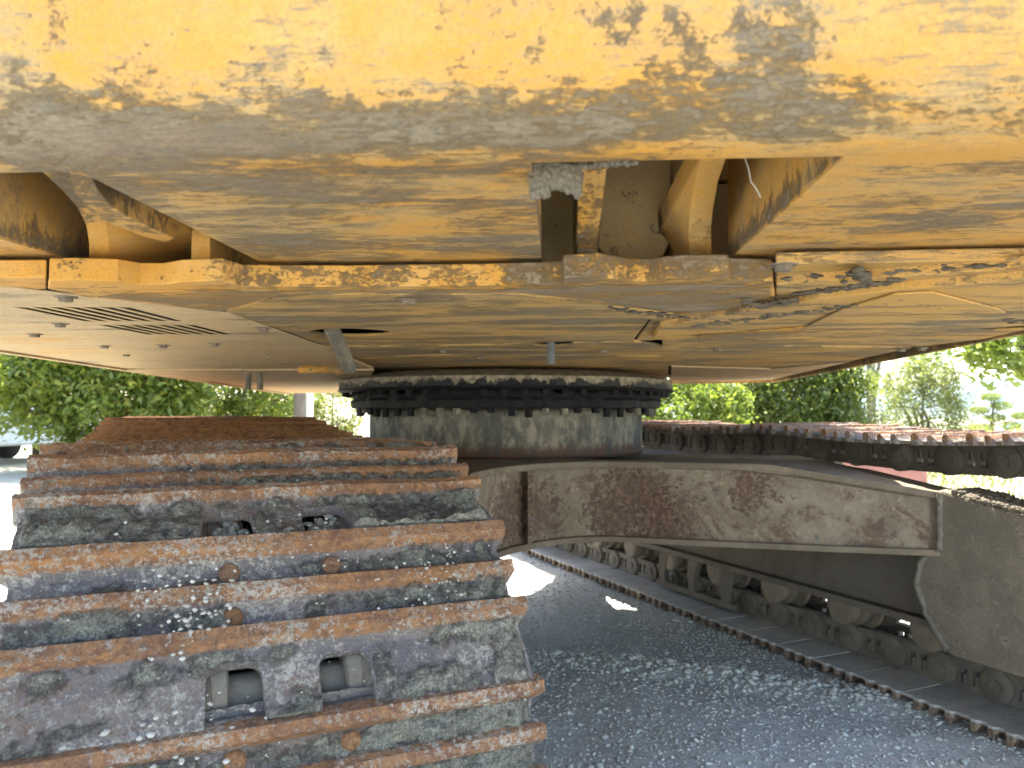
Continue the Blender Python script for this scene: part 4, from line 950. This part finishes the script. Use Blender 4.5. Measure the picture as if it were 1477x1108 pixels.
# bent gusset hanging between the left ribs: vertical plate following a curve in plan
def gusset():
    ll = [(97, 240), (106, 275), (128, 304), (165, 326), (205, 341), (238, 350)]; ur = [(130, 240), (140, 272), (160, 297), (190, 316), (225, 332), (252, 345)]
    b = MB(); vs = []
    for (a, c) in zip(ll, ur):
        p = hz(*a, 1.168); q = hz(*c, 1.168); vs += [(p.x, p.y, 1.168), (q.x, q.y, 1.168), (q.x, q.y, 1.5), (p.x, p.y, 1.5)]
    n = len(ll); fs = [(0, 1, 2, 3), tuple(range(4 * n - 4, 4 * n))[::-1]]
    for i in range(n - 1):
        a = 4 * i
        for k in range(4): fs.append((a + k, a + (k + 1) % 4, a + 4 + (k + 1) % 4, a + 4 + k))
    b.add(vs, fs); bevel(link('gusset', b.mesh('gusset'), M_rib, hf), 0.002)
gusset()
# pressed wall with rounded corners behind the right slot
rw = MB(); pl = [(862, 120), (862, 356), (872, 369), (890, 375), (940, 375), (958, 368), (966, 350), (970, 120)]
fr_ = [hd(x, y, 1.03) for x, y in pl]; bk_ = [Vector((p.x, p.y + .012, p.z)) for p in fr_]; m = len(pl)
rw.add(fr_ + bk_, [tuple(range(m)), tuple(range(m, 2 * m))[::-1]] + [(i, m + i, m + (i + 1) % m, (i + 1) % m) for i in range(m)])
sd_ = [hd(970, 120, 1.028), hd(970, 372, 1.028), hd(996, 372, .965), hd(1006, 120, .86)]
rw.hexa([sd_[0], sd_[1], sd_[2], sd_[3]] + [Vector((p.x + .01, p.y + .004, p.z)) for p in sd_])
bevel(link('recess_wall', rw.mesh('recess_wall'), M_inner, hf), .004, 3)
b = MB(); p = hd(225, 300, 1.12); b.lathe([(0.07, 1.150), (0.088, 1.165), (0.09, 1.6)], 40, Matrix.Translation((p.x, p.y + 0.04, 0))); link('pivot_boss', b.mesh('pivot_boss', True), M_inner, hf)

# ---------------------------------------------------------------- planting and background
def leaves(P, N, size, mat, name, parent):
    """leaf-sized faces, two triangles folded along the midrib"""
    n = len(P); N = N / np.linalg.norm(N, axis=1, keepdims=True)
    t = rng.normal(0, 1, (n, 3)); t -= N * (t * N).sum(1, keepdims=True); t /= np.linalg.norm(t, axis=1, keepdims=True); b = np.cross(N, t)
    s = size * rng.uniform(0.6, 1.3, (n, 1)); L = s; W = s * 0.42
    v = np.stack([P - t * L * 0.5, P + b * W * 0.5 + N * W * 0.12, P + t * L * 0.5, P - b * W * 0.5 + N * W * 0.12], 1).reshape(-1, 3)
    i = np.arange(n)[:, None] * 4
    f = np.concatenate([i + [[0, 1, 2]], i + [[0, 2, 3]]], 1).reshape(-1, 3)
    me = bpy.data.meshes.new(name); me.vertices.add(len(v)); me.vertices.foreach_set('co', v.ravel())
    me.loops.add(f.size); me.loops.foreach_set('vertex_index', f.ravel().astype(np.int32)); me.polygons.add(len(f)); me.polygons.foreach_set('loop_start', np.arange(0, f.size, 3, dtype=np.int32)); me.update(calc_edges=True)
    return link(name, me, mat, parent)
def crown_pts(c, rad, nclump, nleaf, cl, seed=0, hollow=0.45):
    d = rng.normal(0, 1, (nclump, 3)); d /= np.linalg.norm(d, axis=1, keepdims=True)
    rr = rng.uniform(hollow, 1.0, (nclump, 1)) ** 0.6
    C = np.array(c) + d * rr * np.array(rad) * (0.82 + 0.3 * (fbm(d * 2 + seed, 1.0, 3, seed) - 0.5)[:, None] * 2)
    k = rng.integers(0, nclump, nleaf); o = rng.normal(0, 1, (nleaf, 3)) * cl * rng.uniform(0.5, 1.3, (nclump, 1))[k]
    return C[k] + o, C
def tree(name, label, cat, base, c, rad, nclump, nleaf, cl, leaf, mat, trunk=0.12, group=None, limbs=7, forks=1, seed=0):
    root = bpy.data.objects.new(name, None); col.objects.link(root); root.location = base; tag(root, label, cat, group)
    c = np.array(c, float)
    P, C = crown_pts(c, rad, nclump, nleaf, cl, seed); P = P[P[:, 2] > 0.02]
    N = rng.normal(0, 1, P.shape) + np.array([0, 0, 0.7]); leaves(P, N, leaf, mat, 'crown' if cat == 'tree' else 'foliage', root)
    b = MB(); top = Vector((c[0], c[1], c[2] * 0.9))
    for k in range(forks):
        off = Vector((random.gauss(0, .12) * (k > 0), random.gauss(0, .12) * (k > 0), 0))
        pts = [off * 0.6, off + top * 0.35 + Vector((random.gauss(0, .05), 0, 0)), off * 2 + top * 0.7 + Vector((random.gauss(0, .08), 0, 0)), off * 3 + top]
        b.tube(pts, [trunk, trunk * .8, trunk * .55, trunk * .25], 9)
    for k in range(limbs):
        e = Vector(C[rng.integers(0, len(C))]); s = top * random.uniform(0.3, 0.75); b.tube([s, s.lerp(e, .5) + Vector((0, 0, .1)), e], [trunk * .4, trunk * .25, trunk * .1], 6)
    link('trunk' if cat == 'tree' else 'stem', b.mesh('trunk', True), M_bark, root)
    return root
def at(px, D, z=0.0): p = at_d(px, 600, D); return (p.x, D, z)

tree('broadleaf_tree', 'large dense green broadleaf bush filling the left behind the near track', 'tree', at(158, 12.6), (0, 0, 1.75), (2.4, 1.6, 1.66), 280, 42000, 0.17, 0.13, M_leafA, 0.13, None, 9, 3, 1)
tree('broadleaf_tree', 'green tree just right of the big left bush, its crown under the belly edge', 'tree', at(345, 14.5), (0, 0, 1.6), (1.75, 1.4, 1.35), 160, 14000, 0.15, 0.12, M_leafA, 0.1, None, 6, 2, 2)
tree('broadleaf_tree', 'tall dark tree rising behind the left bushes', 'tree', at(60, 16), (0, 0, 3.2), (3.6, 2, 2.3), 200, 16000, 0.25, 0.16, M_leafB, 0.16, None, 6, 2, 3)
tree('garden_shrub', 'pale yellow-green shrub beside the white post near the slewing ring', 'shrub', at(478, 16), (0, 0, 0.95), (0.75, 0.7, 1.1), 60, 6000, 0.12, 0.08, M_leafE, 0.05, None, 4, 3, 4)
tree('dense_shrub', 'bright green bush next to the slewing ring on its right', 'shrub', at(990, 10.5), (0, 0, 0.85), (0.9, 0.8, 0.95), 90, 16000, 0.1, 0.08, M_leafD, 0.05, None, 5, 3, 5)
tree('evergreen_tree', 'wide dark green evergreen behind the right track', 'tree', at(1110, 14), (0, 0, 1.4), (2.1, 1.3, 1.55), 260, 46000, 0.17, 0.10, M_leafB, 0.12, None, 7, 2, 6)
tree('thin_tree', 'slender tree with a forked bare grey trunk against the sky', 'tree', at(1255, 19), (0, 0, 3.6), (1.2, 1, 1.2), 40, 2600, 0.2, 0.13, M_leafD, 0.09, None, 7, 2, 7)
tree('olive_tree', 'pale olive tree with sparse speckled leaves against the sky', 'tree', at(1330, 15), (0, 0, 1.2), (0.95, 0.9, 1.35), 150, 13000, 0.12, 0.07, M_leafC, 0.06, None, 8, 3, 8)
tree('low_shrub', 'low reddish-pale shrub at the foot of the olive tree', 'shrub', at(1262, 13.5), (0, 0, 0.5), (0.5, 0.5, 0.65), 40, 3000, 0.1, 0.06, M_leafC, 0.03, None, 3, 3, 9)
tree('low_shrub', 'rounded yellow-green shrub left of the topiary pine', 'shrub', at(1400, 17, -0.3), (0, 0, 0.45), (0.7, 0.6, 0.65), 50, 5000, 0.1, 0.05, M_leafE, 0.03, None, 3, 3, 10)
tree('low_shrub', 'rounded yellow-green shrub right of the topiary pine', 'shrub', at(1468, 15, -0.3), (0, 0, 0.45), (0.4, 0.5, 0.6), 50, 3500, 0.1, 0.05, M_leafE, 0.03, None, 3, 3, 11)
# overhanging maple-like branch tree on the right
root = bpy.data.objects.new('shade_tree', None); col.objects.link(root); root.location = at(1640, 8.2); tag(root, 'shade tree whose leafy branches hang into the top right corner', 'tree')
P1_, C1 = crown_pts((0, 0.3, 2.9), (2.2, 1.6, 1.5), 110, 9000, 0.2, 12)
P2_, _ = crown_pts((-1.15, 0, 1.62), (0.72, .5, .28), 26, 1400, 0.10, 13)
P3_, _ = crown_pts((-1.75, 0.2, 1.75), (0.6, .5, .22), 16, 500, 0.12, 14)
PP = np.concatenate([P1_, P2_, P3_]); PP = PP[PP[:, 2] > 1.2]
leaves(PP, rng.normal(0, 1, PP.shape) + np.array([0, 0, .8]), 0.12, M_leafD, 'crown', root)
b = MB(); b.tube([(0, 0, -.2), (0.05, 0, 1.2), (-.05, .1, 2.4), (0, .2, 3.4)], [.18, .15, .11, .05], 10)
b.tube([(0, 0, 1.15), (-.4, 0, 1.35), (-.9, 0, 1.62), (-1.4, .1, 1.72), (-1.9, .1, 1.75)], [.06, .05, .04, .02, .01], 7); link('trunk', b.mesh('trunk', True), M_bark, root)
# topiary pine with cloud-shaped pads
root = bpy.data.objects.new('topiary_pine', None); col.objects.link(root); root.location = at(1432, 20, -0.5); tag(root, 'cloud-pruned topiary pine with flat pads in front of the far hill', 'tree')
b = MB(); b.tube([(0, 0, 0), (.1, 0, .6), (-.05, 0, 1.1), (.05, 0, 1.75)], [.07, .06, .04, .02], 8)
PP = []
for x, z, r in ((-.05, 1.85, .28), (.22, 1.62, .3), (-.35, 1.5, .26), (.75, 1.35, .28), (.05, 1.3, .3), (.5, 1.1, .3), (-.3, 1.05, .3)):
    d = rng.normal(0, 1, (900, 3)); d /= np.linalg.norm(d, axis=1, keepdims=True); PP.append(np.array([x, 0, z]) + d * np.array([r, r, r * .42]) * rng.uniform(.5, 1, (900, 1))); b.tube([(0, 0, z - .25), (x, 0, z - .05)], [.025, .012], 6)
PP = np.concatenate(PP); leaves(PP, rng.normal(0, 1, PP.shape), .05, M_leafB, 'crown', root); link('trunk', b.mesh('trunk', True), M_bark, root)
# far wooded hills
def hills():
    n = 220; rows = 14; a = np.linspace(R(-75), R(75), n); V = []; 
    for j in range(rows):
        t = j / (rows - 1); d = 380 + 260 * t
        hh = np.sin(min(1, t * 1.6) * math.pi / 2) * (16 + 12 * fbm(np.stack([a * 6, a * 0, a * 0], 1), 1, 4, 2)) * np.clip(0.35 + a * 1.3, 0.1, 1.2)
        hh = hh + (fbm(np.stack([a * 90, a * 0 + j, a * 0], 1), 1, 3, 9) - .5) * 4 * (t > .1)
        V += np.stack([np.sin(a) * d, np.cos(a) * d, hh - 2.5 - (0 if j else 3)], 1).tolist()
    f = [(j * n + i, j * n + i + 1, (j + 1) * n + i + 1, (j + 1) * n + i) for j in range(rows - 1) for i in range(n - 1)]
    me = bpy.data.meshes.new('hills'); me.from_pydata(V, [], f); me.update(); fix(me); tag(link('hills', me, M_hill), kind='structure')
hills()
# trunk and white post behind the left track
b = MB(); p = at(431, 12.6); b.tube([(0, 0, 0), (0.02, 0, 1.0), (0, 0, 1.9), (.05, 0, 2.6)], [.11, .10, .10, .09], 12)
root = bpy.data.objects.new('palm_trunk_tree', None); col.objects.link(root); root.location = p; tag(root, 'tree with a straight dark trunk beside the white post', 'tree'); link('trunk', b.mesh('trunk', True), M_bark, root)
P_, _ = crown_pts((0.05, 0, 3.1), (1.2, 1.0, .9), 50, 3500, .15, 15); leaves(P_, rng.normal(0, 1, P_.shape), .11, M_leafA, 'crown', root)
b = MB(); b.box((-.05, -.05, 0), (.05, .05, 1.75)); b.box((-.065, -.065, 1.75), (.065, .065, 1.79)); o = link('white_post', b.mesh('white_post'), M_white); o.location = at(447, 13.5); tag(bevel(o, .008), 'white square post standing right of the dark trunk', 'post')

def car(name, label, loc, rz, h=1.0):
    root = bpy.data.objects.new(name, None); col.objects.link(root); root.location = loc; root.rotation_euler = (0, 0, rz); tag(root, label, 'car')
    prof = [(-2.0, .35), (-2.05, .75), (-1.95, .95), (-1.2, 1.0), (-.6, 1.45), (.9, 1.5), (1.7, 1.05), (2.0, .95), (2.05, .6), (2.0, .32)]
    prof = [(y, z * h) for y, z in prof]; m = len(prof); b = MB()
    vs = []
    for x, k in ((-.82, 0), (-.74, 1), (.74, 1), (.82, 0)):
        pass
    W = [(-.80 if z > 1.1 * h else -.86) for y, z in prof]
    b.add([((.66 if z > 1.2 * h else .86) * s, y, z) for s in (-1, 1) for y, z in prof], [tuple(range(m)), tuple(range(m, 2 * m))[::-1]] + [(i, m + i, m + (i + 1) % m, (i + 1) % m) for i in range(m)])
    body = bevel(link('body', b.mesh('body', True), M_carwhite, root), .05, 3)
    for s in (-1, 1):
        w = MB(); w.add([(s * x, y, z * h) for x, y, z in ((.868, -1.0, 1.06), (.868, 1.25, 1.08), (.72, .85, 1.4), (.72, -.5, 1.38), (.84, -1.0, 1.04), (.84, 1.25, 1.06), (.69, .85, 1.4), (.69, -.5, 1.38))], [(0, 1, 2, 3), (7, 6, 5, 4), (0, 4, 5, 1), (1, 5, 6, 2), (2, 6, 7, 3), (3, 7, 4, 0)]); link('window', w.mesh('window'), M_glass, root)
    for y0, y1, z0, z1 in ((-1.19, -.66, 1.06, 1.44), (1.62, .98, 1.13, 1.49)):
        w = MB(); w.add([(-.62, y0, z0 * h), (.62, y0, z0 * h), (.56, y1, z1 * h), (-.56, y1, z1 * h), (-.62, y0, z0 * h - .03), (.62, y0, z0 * h - .03), (.56, y1, z1 * h - .03), (-.56, y1, z1 * h - .03)], [(0, 1, 2, 3), (7, 6, 5, 4), (0, 4, 5, 1), (1, 5, 6, 2), (2, 6, 7, 3), (3, 7, 4, 0)])
        for i, v in enumerate(w.v): w.v[i] = (v[0], v[1] + (-.012 if y0 < 0 else .012), v[2] + .02)
        link('windscreen', w.mesh('windscreen'), M_glass, root)
    for s in (-1, 1):
        for y in (-1.3, 1.3):
            t = MB(); M = Matrix.Translation((s * .78 - .1, y, .31)) @ Matrix.Rotation(R(90), 4, 'Y'); t.lathe([(.2, 0), (.31, .015), (.31, .19), (.2, .205)], 28, M); wl = link('wheel', t.mesh('wheel', True), M_rubber, root)
            t = MB(); M = Matrix.Translation((s * .885 - .01, y, .31)) @ Matrix.Rotation(R(90), 4, 'Y'); t.lathe([(.19, 0), (.19, .02)], 20, M); link('rim', t.mesh('rim', True), M_hub, wl)
        l = MB(); l.box((s * .7 - .12, -2.08, .72 * h), (s * .7 + .12, -2.02, .86 * h)); link('tail_light', l.mesh('tail_light'), M_lamp, root)
    l = MB(); l.box((-.8, -2.09, .32 * h), (.8, -1.9, .46 * h)); link('bumper', l.mesh('bumper'), M_rubber, root)
    return root
p = at(-14, 13.6); car('parked_car', 'white car parked at the far left behind the green bush', (p[0] - .62, p[1] + .9, 0), R(-8))
p = at(1500, 24); car('parked_car', 'small white car at the right edge beyond the right track', (p[0] + .6, p[1], -.82), R(70))
# faded red steel bucket lying beyond the right track
b = MB(); prof = [(0, 0.02), (0.55, 0.0), (0.85, 0.14), (0.98, 0.38), (0.93, 0.62), (0.72, 0.78), (0.1, 0.82), (0.0, 0.74)]
m = len(prof); M = Matrix.Rotation(R(0), 4, 'Z')
q = []
for x in (-1.0, 0.55, 0.95): 
    k = {-1.0: 1, .55: 1.0, .95: 0.45}[x]
    q += [(x, (p_[0] - .5) * (1 if x < .9 else .8), .40 + (p_[1] - .40) * (1 if x < .9 else .35)) for p_ in prof]
b.add(q, [tuple(range(m)), tuple(range(2 * m, 3 * m))[::-1]] + [(j * m + i, (j + 1) * m + i, (j + 1) * m + (i + 1) % m, j * m + (i + 1) % m) for j in range(2) for i in range(m)])
rb = bpy.data.objects.new('steel_bucket', None); col.objects.link(rb); pp = at(1225, 6.6); rb.location = (pp[0] - .50, pp[1], 0); tag(rb, 'faded red steel bucket lying on the ground beyond the right track', 'bucket')
bevel(link('shell', b.mesh('shell', True), M_redp, rb), .02, 3)
for x in (-.6, -.2, .2): 
    t = MB(); t.box((x - .03, -.62, .02), (x + .03, -.47, .06)); link('tooth', t.mesh('tooth'), M_frame, rb)
# low grass beyond the right track
def grass():
    n = 26000; x = rng.uniform(3.5, 16, n); y = rng.uniform(8.2, 20, n); k = fbm(np.stack([x, y, x * 0], 1), .8, 3, 4) > .46; x, y = x[k], y[k]; n = len(x)
    z = ground_h(x, y); P = np.stack([x, y, z], 1); a = rng.uniform(0, 6.28, n); w = .012; h = rng.uniform(.03, .11, n)
    d = np.stack([np.cos(a), np.sin(a), a * 0], 1) * w; tip = P + np.stack([rng.normal(0, .03, n), rng.normal(0, .03, n), h], 1)
    v = np.stack([P - d, P + d, tip], 1).reshape(-1, 3); f = np.arange(3 * n).reshape(-1, 3)
    me = bpy.data.meshes.new('grass'); me.vertices.add(len(v)); me.vertices.foreach_set('co', v.ravel()); me.loops.add(f.size); me.loops.foreach_set('vertex_index', f.ravel().astype(np.int32)); me.polygons.add(n); me.polygons.foreach_set('loop_start', np.arange(0, f.size, 3, dtype=np.int32)); me.update(calc_edges=True)
    tag(link('grass', me, M_drygrass), 'sparse yellow-green grass on the ground beyond the right track', 'grass', kind='stuff')
grass()
